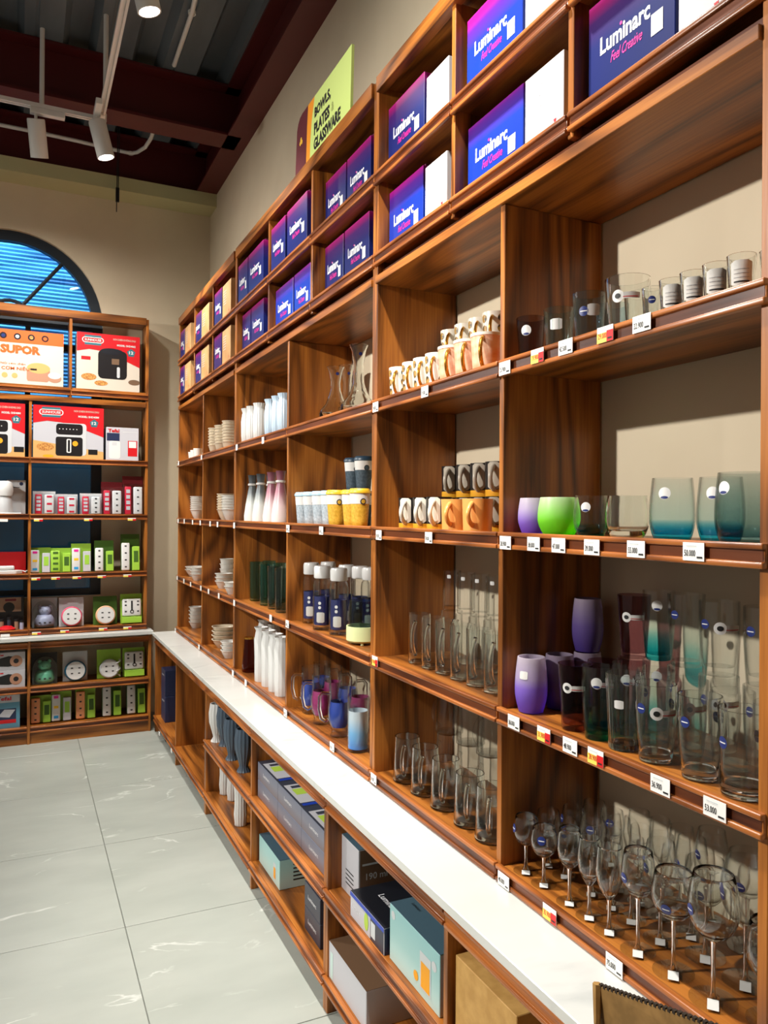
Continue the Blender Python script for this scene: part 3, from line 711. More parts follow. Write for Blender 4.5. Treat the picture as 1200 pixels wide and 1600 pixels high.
# third shelf, nearest bay: tall tumblers in columns, a second tier standing at the back
F_PURT = zgrad('frosted_violet_tall', [(0, (134, 96, 226)), (.45, (172, 138, 234)), (.62, (210, 194, 226)), (1, (220, 210, 220))], .126, .4, True)
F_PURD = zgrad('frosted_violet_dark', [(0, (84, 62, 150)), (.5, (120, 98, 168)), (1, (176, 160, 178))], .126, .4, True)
G_AME = glass('amethyst_glass', (.7, .54, .57), (.5, .34, .38), .03)
G_TEA = glass('teal_bottom_glass', stops=[(0, (.01, .42, .54)), (.15, (.08, .6, .7)), (.45, (.8, .95, .94)), (1, (1, 1, 1))], h=.145)
t_pur = roundout(.028, .037, .031, .126, .4); t_ame = tumbler_outer(.027, .036, .138); t_tea = tumbler_outer(.026, .033, .146, .003)
t_rib = tumbler_outer(.029, .036, .146); t_clr = roundout(.029, .037, .037, .143, .75); t_str = tumbler_outer(.035, .040, .140)
cols = [(825, 'frosted violet barrel tumbler', tumbler('tpur', t_pur, F_PURT, base=.008, stickers=[('sq', -.5, .7, .010)]), tumbler('tpurd', t_pur, F_PURD, base=.008), .126),
        (898, 'amethyst tumbler', tumbler('tame', t_ame, G_AME, stickers=[('tag', -.5, .66, .011)]), None, .138),
        (931, 'teal-based tumbler', tumbler('ttea', t_tea, G_TEA, stickers=[('wb', -.1, .8, .011)]), None, .146),
        (975, 'ribbed clear tumbler', tumbler('trib', t_rib, M_CLEARB, flute=18, fa=.02, n=72, stickers=[('sq', -.3, .62, .009)]), tumbler('trib2', t_rib, M_CLEARB, flute=18, fa=.02, n=72, stickers=[('b', -.7, .72, .009)]), .146),
        (1024, 'clear tumbler with curved sides', tumbler('tclr', t_clr, M_CLEAR, base=.018, stickers=[('b', -.75, .7, .0095), ('tag', .05, .66, .012)]), None, .143),
        (1093, 'clear highball tumbler', tumbler('thib', t_clr, M_CLEAR, base=.018, stickers=[('b', -.7, .7, .0095)]), None, .143),
        (1162, 'straight wide clear tumbler', tumbler('tstr', t_str, M_CLEAR, base=.02, stickers=[('b', -.95, .62, .010), ('tag', 1.0, .6, .010)]), None, .140)]
g = 'tall tumblers on the third shelf'
for u, desc, spec, spec2, h in cols:
    y0 = yu(u, 1.06, S3); dxs = [(1.06, 'at the front'), (1.14, 'in the second row'), (1.222, 'in the rear row')]
    for j, (x, where) in enumerate(dxs):
        x, y0 = settle(x, yu(u, 1.06, S3), S3, radius(spec))
        place(spec if j == 0 else thin(spec2 or spec), 'tumbler', f'{desc} {where} of the third shelf', 'glass', (x, y0, S3+.0004), to_cam(x, y0), g)
    place(thin(spec2 or spec), 'tumbler', f'{desc} stacked on top of the rear row, third shelf', 'glass', (x, y0, S3+h+.0012), to_cam(x, y0), g)

# bottom shelf, nearest bay: stemware in columns four deep
def goblet(key, br, bh, sh, fr, rim=.88, sticker=None, flute_like=False):
    mat = M_CLEAR
    o = [(.004, sh)]
    for k in range(1, 11):
        t = k/10
        if flute_like: r = .004+(br-.004)*math.sin(min(1., t/.55)*math.pi/2)**.8 if t < .55 else br+(br*rim-br)*((t-.55)/.45)**1.5
        else: r = .004+(br-.004)*math.sin(min(1., t/.5)*math.pi/2)**.62 if t < .5 else br+(br*rim-br)*((t-.5)/.5)**1.6
        o.append((r, sh+bh*t))
    inner = [(max(r-.0016, .001), z+.001 if i else z) for i, (r, z) in enumerate(o) if z > sh+.01][::-1]
    bowl = cached(('gob', key), lambda: MB().lathe([(0, sh)] + o + inner + [(0, sh+.011)], 28).mesh('bowl', mat, 50))
    stem = cached(('gobs', key), lambda: MB().lathe([(.007, .0055), (.0045, .012), (.0036, .025), (.0034, sh*.7), (.0044, sh-.004), (.006, sh+.002)], 12).mesh('stem', M_SOLID, 50))
    foot = cached(('gobf', key), lambda: MB().lathe([(0, 0), (fr, 0), (fr, .0015), (fr*.5, .003), (.009, .005), (.006, .009), (0, .009)], 28).mesh('foot', M_THIN2, 50))
    spec = [('bowl', bowl), ('stem', stem), ('foot', foot, None, [('price_sticker', cached(('gobl', key), lambda: MB().box(.006, -.009, .0042, fr*.96, .009, .0046).mesh('foot_label', M_PAPER)))])]
    if sticker is not None:
        z, a = sticker; rf = interp(o)
        spec.append(('sticker', sticker_on(rf, z, a, .0095, .0095, M_STKB, 'g'+key), None, [('sticker_stripe', sticker_on(rf, z, a, .0065, .001, M_STKW, 'g'+key, square=True, lift=.0011))]))
    return spec
GK = {'sw': goblet('sw', .029, .068, .058, .028, .84, (.10, -1.25)), 'swb': goblet('swb', .029, .068, .058, .028, .84, (.105, -.2)), 'md': goblet('md', .026, .085, .07, .027, .84),
      'fl': goblet('fl', .024, .098, .062, .027, .84, None, True), 'fl2': goblet('fl2', .027, .105, .06, .029, .86, None, True),
      'wt': goblet('wt', .031, .09, .098, .032, .82, (.14, -1.0)), 'wn': goblet('wn', .039, .088, .092, .036, .82, (.125, -.35)),
      'bw': goblet('bw', .042, .115, .098, .039, .78, (.155, -1.05)), 'br': goblet('br', .041, .1, .06, .039, .80, (.12, 1.))}
COLS = [(822, 'sw', 'small round wine glass'), (850, 'swb', 'small wine glass with navy sticker'), (890, 'md', 'slim tulip glass'), (921, 'fl', 'narrow champagne flute'), (949, 'fl2', 'champagne flute'),
        (997, 'wt', 'long-stemmed water goblet'), (1046, 'wn', 'round-bowled wine goblet'), (1108, 'bw', 'largest wine goblet'), (1178, 'br', 'short-stemmed brandy goblet')]
g = 'stemware on the bottom shelf'
for u, k, desc in COLS:
    y0 = yu(u, 1.05, S4+.09)
    for j, x in enumerate((1.05, 1.118, 1.186, 1.254) if k not in ('wn', 'bw', 'br') else (1.06, 1.152, 1.248) if k != 'br' else (1.1, 1.2)):
        x, yy = settle(x, y0+(.012 if j % 2 else 0), S4, radius(GK[k][::2], True))
        place(GK[k] if j == 0 else thin(GK[k]), 'goblet', f'{desc}, {("front row", "second row", "third row", "rear row")[j]} of the bottom shelf', 'goblet', (x, yy, S4+.0004), to_cam(x, yy), g)

# ------------------------------------------------------------------ mugs and glass mugs, second-nearest bay
def handle_pts(x0, ztop, zbot, out, n=9):
    return [(-(x0+out*math.sin(math.pi*k/(n-1))**.7), 0, ztop+(zbot-ztop)*k/(n-1)) for k in range(n)]
def mugmesh(key, rb, rt, h, mat, wall=.003, base=.005): return cupmesh(key, tumbler_outer(rb, rt, h), wall, base, mat)
M_GOLD = plain('gold_glaze', (208, 150, 60), .22, .85)
M_BW = plain('cream_glaze', (232, 224, 208), .3)
M_PINK = noisy('pink_marble_glaze', (224, 150, 110), (244, 206, 176), 14., .3, stretch=(1, 1, 2))
mo = tumbler_outer(.030, .035, .096)
mrf = interp(mo)
M_DOT = noisy('gold_black_print', (40, 34, 24), (168, 128, 52), 60., .35, lo=.45, hi=.55)
white_mug = [('cup', mugmesh('gm', .030, .035, .096, M_BW)), ('handle', cached('goldh', lambda: MB().tube(handle_pts(.032, .082, .014, .024), .0046, 8).mesh('handle', M_GOLD, 60)))]
for z in (.022, .05, .078):
    for a in (math.pi+.75, math.pi+1.6, math.pi-.8): white_mug.append(('gold_dot', sticker_on(mrf, z, a, .0105, .0105, M_DOT, 'gm')))
pink_mug = [('cup', mugmesh('pm', .034, .041, .1, M_PINK)), ('handle', cached('goldh2', lambda: MB().tube(handle_pts(.037, .088, .014, .026), .0052, 8).mesh('handle', M_GOLD, 60)))]
pink_mug.append(('rim_band', cached('prim', lambda: MB().lathe([(.0402, .0935), (.0414, .0935), (.0418, .1005), (.0378, .1005), (.0372, .0935)], 28).mesh('rim', M_BW, 60))))
g = 'gold-handled mugs on the top shelf'
for i, u in enumerate((623, 644, 661, 681)):
    put(white_mug, 'mug', f'{ORD[i]} cream mug with gold dots from the left, front of top shelf', 'mug', u+2, 1.055, S1, g, rz=.75)
for i, u in enumerate((702, 728, 757)):
    put(pink_mug, 'mug', f'{ORD[i]} pink marbled mug with gold handle from the left, top shelf', 'mug', u, 1.06, S1, g, rz=.75)
for i, (u, sp, d) in enumerate(((655, white_mug, 0), (680, white_mug, 0), (706, white_mug, 0), (728, white_mug, 0), (750, white_mug, 0), (772, white_mug, 0))):
    x, y = settle(1.16, yu(u, 1.16, S1), S1, radius(sp))
    place(sp, 'mug', f'{ORD[i]} dotted cream mug from the left in the lower rear row', 'mug', (x, y, S1+.0004), .75, g)
    if i >= 2: place(sp, 'mug', f'{ORD[i-2]} dotted cream mug from the left stacked on the rear row', 'mug', (x, y, S1+.0972), .75, g)
M_MBLK = plain('black_glaze', (22, 20, 20), .3); M_MYEL = plain('amber_glaze', (222, 160, 40), .35); M_MORG = plain('orange_glaze', (236, 164, 88), .35); M_MGRY = plain('grey_glaze', (176, 166, 150), .35)
def tri_mug(key, body, hmat):
    o = tumbler_outer(.034, .036, .094); rf = interp(o)
    sp = [('cup', mugmesh(key, .034, .036, .094, M_MBLK)), ('base_band', cached(key+'b', lambda: MB().lathe([(.0345, .0), (.0348, .001), (.0352, .018), (.0346, .018)], 28).mesh('band', M_MYEL, 60))),
          ('front_panel', sticker_on(rf, .056, math.pi, .019, .0365, body, key, square=True)),
          ('handle', cached(key+'h', lambda: MB().tube(handle_pts(.034, .082, .018, .026), [.0065]*9, 8).mesh('handle', hmat, 60)))]
    return sp
bw, gw = tri_mug('bwm', M_BW, M_BW), tri_mug('gym', M_MGRY, M_MGRY)
om = [('cup', mugmesh('om', .037, .040, .086, M_MORG)), ('handle', cached('omh', lambda: MB().tube(handle_pts(.037, .074, .018, .026), .0062, 8).mesh('handle', M_MORG, 60)))]
g = 'mugs on the second shelf'
for i, u in enumerate((641, 664, 686)): put(bw, 'mug', f'{ORD[i]} black and cream mug from the left, front of second shelf', 'mug', u, 1.065, S2, g, rz=.62)
for i, u in enumerate((712, 746)): put(om, 'mug', ('left', 'right')[i]+' plain orange mug at the front of the second shelf', 'mug', u, 1.065, S2, g, rz=.62)
for i, u in enumerate((708, 731, 754, 778)):
    x, y = settle(1.175, yu(u, 1.175, S2), S2, radius(gw)); place(gw, 'mug', f'{ORD[i]} grey and black mug from the left, lower rear row', 'mug', (x, y, S2+.0004), .62, g)
    place(gw, 'mug', f'{ORD[i]} grey and black mug from the left, stacked upper rear row', 'mug', (x, y, S2+.0952), .62, g)
def glassmug(key, rb, rt, h, out=.026, tilt_h=(.86, .2)):
    return [('body', cupmesh(key, tumbler_outer(rb, rt, h), .0026, .007, M_CLEARB)),
            ('handle', cached(key+'h', lambda: MB().tube(handle_pts(rt*.97, h*tilt_h[0], h*tilt_h[1], out), .0056, 8).mesh('handle', M_CLEARB, 60)))]
gm = glassmug('gmug', .033, .034, .15); bm_ = glassmug('bmug', .043, .038, .135, .03)
st = tumbler('sqt', tumbler_outer(.027, .028, .124), M_CLEAR, base=.014, stickers=[('sq', -.35, .86, .006)])
g = 'glass mugs on the third shelf'
for i, u in enumerate((655, 676, 698, 722, 748, 776)):
    put(gm, 'glass_mug', f'{ORD[i]} tall clear glass mug from the left, front of third shelf', 'mug', u, 1.095, S3, g, rz=.72)
for i, u in enumerate((706, 728, 750, 774)):
    x, y = settle(1.22, yu(u, 1.22, S3+.15), S3, radius(gm)); place(thin(gm), 'glass_mug', f'{ORD[i]} clear glass mug from the left in the rear row, third shelf', 'mug', (x, y, S3+.0004), .72, g)
    place(thin(st), 'tumbler', f'{ORD[i]} slim clear tumbler from the left, atop the rear glass mugs', 'glass', (x, y, S3+.1512), to_cam(x, y), 'slim tumblers on the third shelf')
g = 'beer mugs on the bottom shelf'
for i, u in enumerate((636, 664, 696, 734, 768)):
    put(bm_, 'beer_mug', f'{ORD[i]} clear beer mug from the left, front of bottom shelf', 'mug', u, 1.075, S4, g, rz=.85)
for i, u in enumerate((702, 735, 768)):
    x, y = settle(1.21, yu(u, 1.21, S4+.135), S4, radius(bm_)); place(thin(bm_), 'beer_mug', f'{ORD[i]} clear beer mug from the left, lower rear row', 'mug', (x, y, S4+.0004), .2, g)
    place(thin(bm_), 'beer_mug', f'{ORD[i]} clear beer mug from the left, stacked on the rear row', 'mug', (x, y, S4+.1362), .2, g)

# ------------------------------------------------------------------ third-nearest bay
def decanter(key, rb, hn, mat):
    o = [(rb*.75, 0), (rb*.95, .01), (rb, .026), (rb*.93, .04), (rb*.62, .062), (.03, .085), (.02, .115), (.018, hn*.7), (.026, hn*.92), (.034, hn)]
    return [('vessel', cached(key, lambda: MB().lathe([(0, 0)]+o+[(max(r-.002, .001), z) for r, z in o[2:]][::-1]+[(0, .012)], 30).mesh('vessel', mat, 60))),
            ('neck_label', sticker_on(interp(o), hn*.86, .3, .007, .006, M_STKB, key))]
g = 'decanters on the top shelf'
for i, (u, x, hn, rb, d) in enumerate(((524, 1.082, .205, .062, 'squat glass wine decanter at the front of the top shelf'), (545, 1.2, .25, .066, 'tall glass wine decanter behind the squat one'), (566, 1.09, .25, .066, 'glass wine decanter half hidden by the cabinet side panel'))):
    put(decanter(f'dec{i}', rb, hn, M_CLEAR), 'decanter', d, 'decanter', u, x, S1, g, dy=(0, .02, .035)[i])
def lidcup(key, body, lid, h=.132):
    o = tumbler_outer(.027, .036, h-.016); rf = interp(o)
    return [('cup', cached(key, lambda: MB().lathe([(0, 0)]+o+[(0, h-.016)], 26).mesh('cup', body, 50))),
            ('lid', cached(key+'l', lambda: MB().lathe([(0, h-.016), (.039, h-.016), (.039, h-.009), (.036, h-.004), (.033, h), (.03, h), (.029, h-.004), (0, h-.004)], 26).mesh('lid', lid, 40))),
            ('sleeve', cached(key+'s', lambda: MB().lathe([(rf(h*.6)+.0006, h*.6), (rf(h-.018)+.0006, h-.018)], 26).mesh('sleeve', M_STKW, 50)), None,
             [('logo', sticker_on(rf, h*.66, .35, .011, .011, plain('logo_'+key, (40, 44, 50), .5), key, lift=.0012)), ('logo_inner', sticker_on(rf, h*.66, .35, .007, .007, body, key, lift=.0016))])]
M_CG = noisy('speckled_grey', (142, 156, 166), (176, 188, 196), 120., .6); M_CY = noisy('speckled_mustard', (188, 146, 30), (214, 172, 60), 120., .6); M_CN = noisy('speckled_navy', (40, 58, 70), (66, 84, 96), 120., .6)
lc_g, lc_y, lc_n = lidcup('lcg', M_CG, plain('lid_pale_blue', (156, 190, 208), .4)), lidcup('lcy', M_CY, plain('lid_yellow', (226, 178, 40), .4)), lidcup('lcn', M_CN, plain('lid_navy', (42, 66, 84), .4))
g = 'lidded cups on the second shelf'
for i, u in enumerate((469, 485, 501, 515)): put(lc_g, 'travel_cup', f'{ORD[i]} grey lidded cup with pale blue lid from the left', 'cup', u, 1.065+.004*(i % 2), S2, g)
for i, (u, x) in enumerate(((525, 1.06), (546, 1.09), (562, 1.06))): put(lc_y, 'travel_cup', f'{ORD[i]} mustard yellow lidded cup from the left on the second shelf', 'cup', u, x, S2, g)
for i, u in enumerate((552, 568)):
    x, y = settle(1.19, yu(u, 1.19, S2+.1), S2, radius(lc_n)+.004); place(lc_n, 'travel_cup', ('left', 'right')[i]+' navy lidded cup of the lower rear pair, mostly hidden', 'cup', (x, y, S2+.0004), to_cam(x, y), g)
    place(lc_n, 'travel_cup', ('left', 'right')[i]+' navy lidded cup stacked above the mustard cups', 'cup', (x, y, S2+.1332), to_cam(x, y), g)
M_NAVYP = plain('navy_print', (22, 30, 84), .45); M_LID = plain('white_plastic', (206, 206, 204), .3)
def bottle(key):
    o = [(.033, 0), (.036, .004), (.036, .175), (.033, .19), (.026, .2)]
    return [('body', cached('btl', lambda: MB().lathe([(0, 0)]+o+[(r-.002, z) for r, z in o[1:]][::-1]+[(0, .006)], 28).mesh('body', M_THIN, 50))),
            ('lid', cached('btll', lambda: MB().lathe([(0, .2), (.031, .2), (.0325, .204), (.0325, .24), (.029, .247), (0, .247)], 12).mesh('lid', M_LID, 30))),
            ('label_insert', cached('btli', lambda: MB().lathe([(.030, .02), (.031, .02), (.031, .13), (.030, .13)], 28).mesh('insert', M_NAVYP, 50)), None,
             [('label_print', sticker_on(lambda z: .0315, .05, -.2, .016, .02, M_PAPER, 'btl', square=True)), ('label_mark', sticker_on(lambda z: .0315, .105, -.3, .006, .006, M_STKW, 'btl')), ('label_mark', sticker_on(lambda z: .0315, .088, -.3, .006, .006, M_STKW, 'btl'))])]
bt = bottle('b'); g = 'glass storage bottles on the third shelf'
for i, (u, x, d) in enumerate(((486, 1.085, 'leftmost glass bottle with white lid, navy label'), (503, 1.06, 'second glass bottle with white lid, navy label'), (529, 1.075, 'frontmost glass bottle with white lid, navy label'),
        (512, 1.17, 'white-lidded glass bottle behind the second one'), (541, 1.17, 'white-lidded glass bottle behind the frontmost one'), (562, 1.19, 'white-lidded glass bottle behind the smoked glass pot'), (575, 1.2, 'white-lidded glass bottle partly hidden by the cabinet side'))):
    put(bt, 'glass_bottle', d, 'bottle', u, x, S3, g)
M_SMOKE = glass('smoked_pot_glass', (.66, .72, .72), (.4, .44, .45), .03); M_MINT = plain('mint_plastic', (206, 216, 160), .4)
pot = [('bowl', cached('pot', lambda: MB().lathe([(0, .05), (.04, .05), (.047, .06), (.05, .1), (.046, .15), (.044, .15), (.047, .1), (.044, .062), (0, .056)], 28).mesh('bowl', M_SMOKE, 50))),
       ('cradle', cached('potc', lambda: MB().lathe([(0, .008), (.05, .008), (.056, .014), (.056, .062), (.052, .062), (.05, .05), (0, .05)], 30).mesh('cradle', M_MINT, 40)))]
for k in range(3):
    a = 2*math.pi*k/3; pot.append(('foot', cached('potf', lambda: MB().lathe([(0, 0), (.006, 0), (.006, .01), (0, .01)], 10).mesh('foot', M_MINT)), (.042*math.cos(a), .042*math.sin(a), 0)))
put(pot, 'glass_pot', 'smoked glass pot in a mint green cradle on the third shelf', 'pot', 566, 1.075, S3, None)
def pitcher(key, col, h=.19):
    o = [(.03, 0), (.034, .004), (.027, .016), (.03, .03), (.041, .06), (.042, .1), (.036, .135), (.0365, .14), (.0375, h)]
    return [('body', cached('pit', lambda: MB().lathe([(0, 0)]+o+[(max(r-.003, .001), z) for r, z in o[4:]][::-1]+[(0, .03)], 28).mesh('body', M_THIN, 50))),
            ('handle', cached('pith', lambda: MB().tube([(-.035, 0, .155), (-.062, 0, .158), (-.072, 0, .145), (-.073, 0, .1), (-.066, 0, .065), (-.052, 0, .055), (-.041, 0, .062)], .0065, 8).mesh('handle', M_CLEARB, 60))),
            ('card_insert', cached('pitc'+key, lambda: MB().lathe([(.026, .035), (.037, .062), (.038, .1), (.033, .128)], 28).mesh('card', col, 60)))]
M_BLUC = plain('blue_card', (30, 60, 150), .5); M_MAGC = plain('magenta_card', (140, 34, 96), .5); M_CARDW = zgrad('blue_water_card', [(0, (40, 110, 200)), (.35, (120, 180, 226)), (.6, (196, 212, 222)), (1, (206, 214, 220))], .19, .5)
pb, pm = pitcher('b', M_BLUC), pitcher('m', M_MAGC); g = 'glass handled mugs on the bottom shelf'
for i, (u, x, sp, d) in enumerate(((485, 1.075, pb, 'leftmost footed glass mug with blue card inside'), (502, 1.06, pm, 'second footed glass mug with magenta card inside'), (530, 1.06, pb, 'third footed glass mug with blue card inside'),
        (500, 1.15, pb, 'footed glass mug behind the leftmost ones'), (520, 1.16, pm, 'footed glass mug in the rear row, magenta card inside'), (543, 1.17, pb, 'footed glass mug in the rear row, blue card inside'), (563, 1.16, pm, 'footed glass mug at the right of the rear row'))):
    put(sp, 'glass_mug', d+', third-nearest bay', 'mug', u, x, S4, g, rz=(-.35 if x < 1.1 else 2.7))
pr = [('body', cached('prod', lambda: MB().lathe(cup_profile(tumbler_outer(.037, .037, .185), .003, .01), 28).mesh('body', M_THIN, 50))),
      ('leaflet', cached('prodl', lambda: MB().lathe([(.033, .012), (.0335, .012), (.0335, .14), (.033, .14)], 28).mesh('leaflet', M_CARDW, 50)))]
put(pr, 'glass_tumbler', 'glass cylinder with a blue water leaflet inside, bottom shelf', 'glass', 558, 1.05, S4, None, rz=.9)

# ------------------------------------------------------------------ fourth-nearest bay: vases and carafes
M_CERW = plain('white_ceramic', (208, 209, 207), .3); M_CERB = plain('pale_blue_ceramic', (176, 196, 212), .3); M_CERG = plain('grey_ceramic', (150, 154, 156), .3); M_CERN = plain('slate_blue_ceramic', (72, 86, 100), .32)
def vase(key, prof, mat, flute=16, fa=.035, n=64):
    return [('body', cached(('vase', key, mat.name), lambda: MB().lathe([(0, 0)]+prof+[(max(r-.004, .002), z) for r, z in prof[-3:]][::-1]+[(0, prof[-1][1]*.7)], n, flute=flute, fa=fa).mesh('vase', mat, 60)))]
vp1 = [(.024, 0), (.027, .004), (.03, .05), (.031, .12), (.026, .155), (.024, .165), (.031, .188)]
vp2 = [(.030, 0), (.031, .004), (.032, .12), (.034, .2), (.028, .235), (.026, .245), (.035, .262)]
vp3 = [(.028, 0), (.026, .004), (.017, .02), (.02, .035), (.035, .09), (.037, .13), (.032, .165), (.031, .172)]
g = 'ceramic vases on the top shelf'
for i, u in enumerate((382, 393, 404)): put(vase('v1', vp1, M_CERW), 'vase', f'{ORD[i]} white fluted vase from the left on the top shelf', 'vase', u+1, 1.062, S1, g)
for i, u in enumerate((423, 434, 444)): 
    v = vase('v1', vp1, M_CERB); put(v, 'vase', f'{ORD[i]} pale blue fluted vase from the left on the top shelf', 'vase', u, 1.075, S1, g)
for i, u in enumerate((392, 408)): put(vase('v1', vp1, M_CERW), 'vase', ('left', 'right')[i]+' white fluted vase in the rear row of the top shelf', 'vase', u, 1.15, S1, g)
cprof = [(.034, 0), (.041, .004), (.042, .03), (.034, .09), (.02, .17), (.0165, .19), (.022, .235), (.023, .24)]
CA = zgrad('grey_ombre_carafe', [(0, (224, 228, 224)), (.35, (206, 212, 208)), (.62, (110, 118, 122)), (1, (52, 56, 60))], .24, .35)
CP = zgrad('pink_ombre_carafe', [(0, (232, 226, 222)), (.3, (226, 206, 206)), (.6, (168, 112, 128)), (1, (104, 56, 68))], .24, .35)
def carafe(key, mat):
    return [('body', cached(('caf', key), lambda: MB().lathe([(0, 0)]+cprof+[(.018, .235), (0, .2)], 28).mesh('carafe', mat, 50))),
            ('ribbon', cached('ribn', lambda: MB().lathe([(.019, .185), (.0225, .187), (.0225, .195), (.019, .197)], 20).mesh('ribbon', M_STKW, 50)), None,
             [('ribbon_tail', cached('ribt', lambda: MB().tube([(-.021, 0, .19), (-.03, .006, .165), (-.034, .012, .12)], .0022, 5).mesh('tail', M_STKW))), ('ribbon_tail', cached('ribt2', lambda: MB().tube([(-.021, 0, .19), (-.031, -.008, .17), (-.036, -.016, .135)], .0022, 5).mesh('tail', M_STKW)))])]
g = 'ombre carafes on the second shelf'
for i, (u, sp, d) in enumerate(((394, carafe('a', CA), 'leftmost grey shaded carafe tied with white ribbon'), (407, carafe('a', CA), 'second grey shaded carafe tied with white ribbon'), (424, carafe('p', CP), 'left pink shaded carafe tied with white ribbon'), (438, carafe('p', CP), 'right pink shaded carafe tied with white ribbon'))):
    put(sp, 'carafe', d, 'carafe', u, 1.085, S2, g)
for i, u in enumerate((405, 422)): put(carafe('a', CA), 'carafe', ('left', 'right')[i]+' grey shaded carafe in the rear row, second shelf', 'carafe', u, 1.17, S2, g)
G_DKG = glass('bottle_green_glass', (.66, .88, .88), (.4, .6, .6), .04); G_DKK = glass('smoke_black_glass', (.74, .8, .8), (.45, .5, .5), .04)
vt = tumbler_outer(.031, .034, .2)
g = 'dark pressed-glass vases on the third shelf'
for i, (u, m_, d) in enumerate(((400, G_DKG, 'leftmost bottle-green glass vase'), (416, G_DKG, 'second bottle-green glass vase'), (429, G_DKK, 'smoke black glass vase'), (441, G_DKK, 'smoke black glass vase beside the cabinet divider'))):
    put([('body', cupmesh('dkv', vt, .003, .012, m_, 48, 12, .035))], 'glass_vase', d+' on the third shelf', 'vase', u, 1.095-.006*i, S3, g)
for i, u in enumerate((405, 420, 436)): put([('body', cupmesh('dkv', vt, .003, .012, G_DKG, 48, 12, .035))], 'glass_vase', f'{ORD[i]} bottle-green glass vase from the left in the rear row', 'vase', u, 1.18, S3, g)
G_WINE = glass('oxblood_glass', (.68, .4, .34), (.4, .18, .16), .03)
wv = [('body', cached('winev', lambda: MB().lathe([(0, 0), (.034, 0), (.037, .006), (.034, .05), (.027, .13), (.025, .175), (.022, .175), (.024, .13), (.03, .05), (.03, .012), (0, .012)], 28).mesh('body', G_WINE, 50))),
      ('gold_rim', cached('winer', lambda: MB().lathe([(.0245, .168), (.026, .168), (.026, .177), (.0215, .177), (.022, .168)], 28).mesh('rim', M_GOLD, 50)))]
g = 'oxblood vases on the bottom shelf'
put(wv, 'glass_vase', 'front oxblood glass vase with gold rim on the bottom shelf', 'vase', 389, 1.065, S4, g); put(wv, 'glass_vase', 'rear oxblood glass vase with gold rim on the bottom shelf', 'vase', 383, 1.14, S4, g)
g = 'tall white vases on the bottom shelf'
for i, u in enumerate((406, 417, 428, 438)): put(vase('v2', vp2, M_CERW, 12, .02), 'vase', f'{ORD[i]} tall white vase from the left on the bottom shelf', 'vase', u+2, 1.06, S4, g)
for i, u in enumerate((412, 428)): put(vase('v2', vp2, M_CERW, 12, .02), 'vase', ('left', 'right')[i]+' tall white vase in the rear row, bottom shelf', 'vase', u, 1.15, S4, g)

# ------------------------------------------------------------------ farthest bays: bowls and cups
def bowlmesh(key, rb, rt, h, mat):
    o = [(rb, 0), (rb*1.05, .004)] + [(rb+(rt-rb)*(k/7)**.7, .004+(h-.004)*(k/7)) for k in range(1, 8)]
    o[-1] = (rt, h-.004); o += [(rt+.0022, h-.003), (rt+.0024, h)]
    return cached(('bowl', key, mat.name), lambda: MB().lathe([(0, 0)]+o+[(r-.003-(.0022 if z > h-.0035 else 0), z) for r, z in o[3:]][::-1]+[(0, .012)], 28).mesh('bowl', mat, 50))
M_BWL = plain('glossy_white_porcelain', (212, 209, 202), .22); M_BWC = plain('cream_porcelain', (214, 200, 176), .25)
def stack(bay, u, x, S, n, key, dims, mat, pitch, where, name='bowl', cat='bowl', grp=None):
    rb, rt, h = dims; x, y = settle(x, yu(u, x, S), S, rt+.003); me = bowlmesh(key, rb, rt, h, mat)
    for k in range(n):
        pos = 'top' if k == n-1 else ('bottom' if k == 0 else ORD[k]+' from bottom')
        o = obj(name, me, None, (x, y, S+.0004+k*pitch)); setp(o, f'white {name}, {pos} of the {where}', cat, grp or f'{name} stacks')
D_B = (.028, .055, .06)
for j, (u, x, n) in enumerate(((340, 1.07, 7), (350, 1.07, 7), (360, 1.09, 8))): stack('A2', u-2, x, S1, n, 'bs1', (.03, .048, .055), M_BWC, .017, f'{("left","middle","right")[j]} cream stack on the second-farthest top shelf')
stack('A2', 354, 1.13, S2, 7, 'bs2', (.03, .058, .066), M_BWC, .0155, 'tall stack on the second-farthest bay second shelf')
stack('A2', 362, 1.085, S2, 6, 'bs2', (.03, .058, .066), M_BWL, .0155, 'stack beside the divider, second-farthest bay second shelf')
stack('A2', 350, 1.10, S3, 3, 'bs3', (.032, .052, .045), M_BWL, .022, 'left stack on the second-farthest bay third shelf')
stack('A2', 358, 1.14, S3, 5, 'bs4', (.03, .042, .05), M_BWL, .03, 'tall rear stack on the second-farthest bay third shelf')
stack('A2', 362, 1.06, S3, 2, 'bs3', (.032, .052, .045), M_BWL, .022, 'front stack on the second-farthest bay third shelf')
stack('A2', 350, 1.12, S4, 4, 'bs5', (.04, .072, .05), M_BWC, .026, 'wide stack on the second-farthest bay bottom shelf')
stack('A2', 358, 1.06, S4, 3, 'bs3', (.032, .052, .045), M_BWL, .024, 'front stack on the second-farthest bay bottom shelf')
stack('A1', 309, 1.14, S2, 7, 'bs2', (.03, .058, .066), M_BWL, .0155, 'stack on the farthest bay second shelf')
stack('A1', 301, 1.12, S3, 2, 'bs5', (.04, .072, .05), M_BWL, .02, 'rear stack on the farthest bay third shelf')
stack('A1', 310, 1.07, S3, 3, 'bs3', (.032, .052, .045), M_BWL, .022, 'front stack on the farthest bay third shelf')
stack('A1', 307, 1.13, S4, 5, 'bs3', (.034, .056, .05), M_BWL, .026, 'stack on the farthest bay bottom shelf')
cupm = [('cup', mugmesh('smallcup', .022, .03, .075, M_BWL))]
for i, (u, x) in enumerate(((299, 1.10), (304, 1.08), (309, 1.07), (306, 1.16))): put(cupm, 'cup', f'{ORD[i]} small white cup from the left on the farthest top shelf', 'cup', u, x, S1, 'small cups on the farthest shelf')

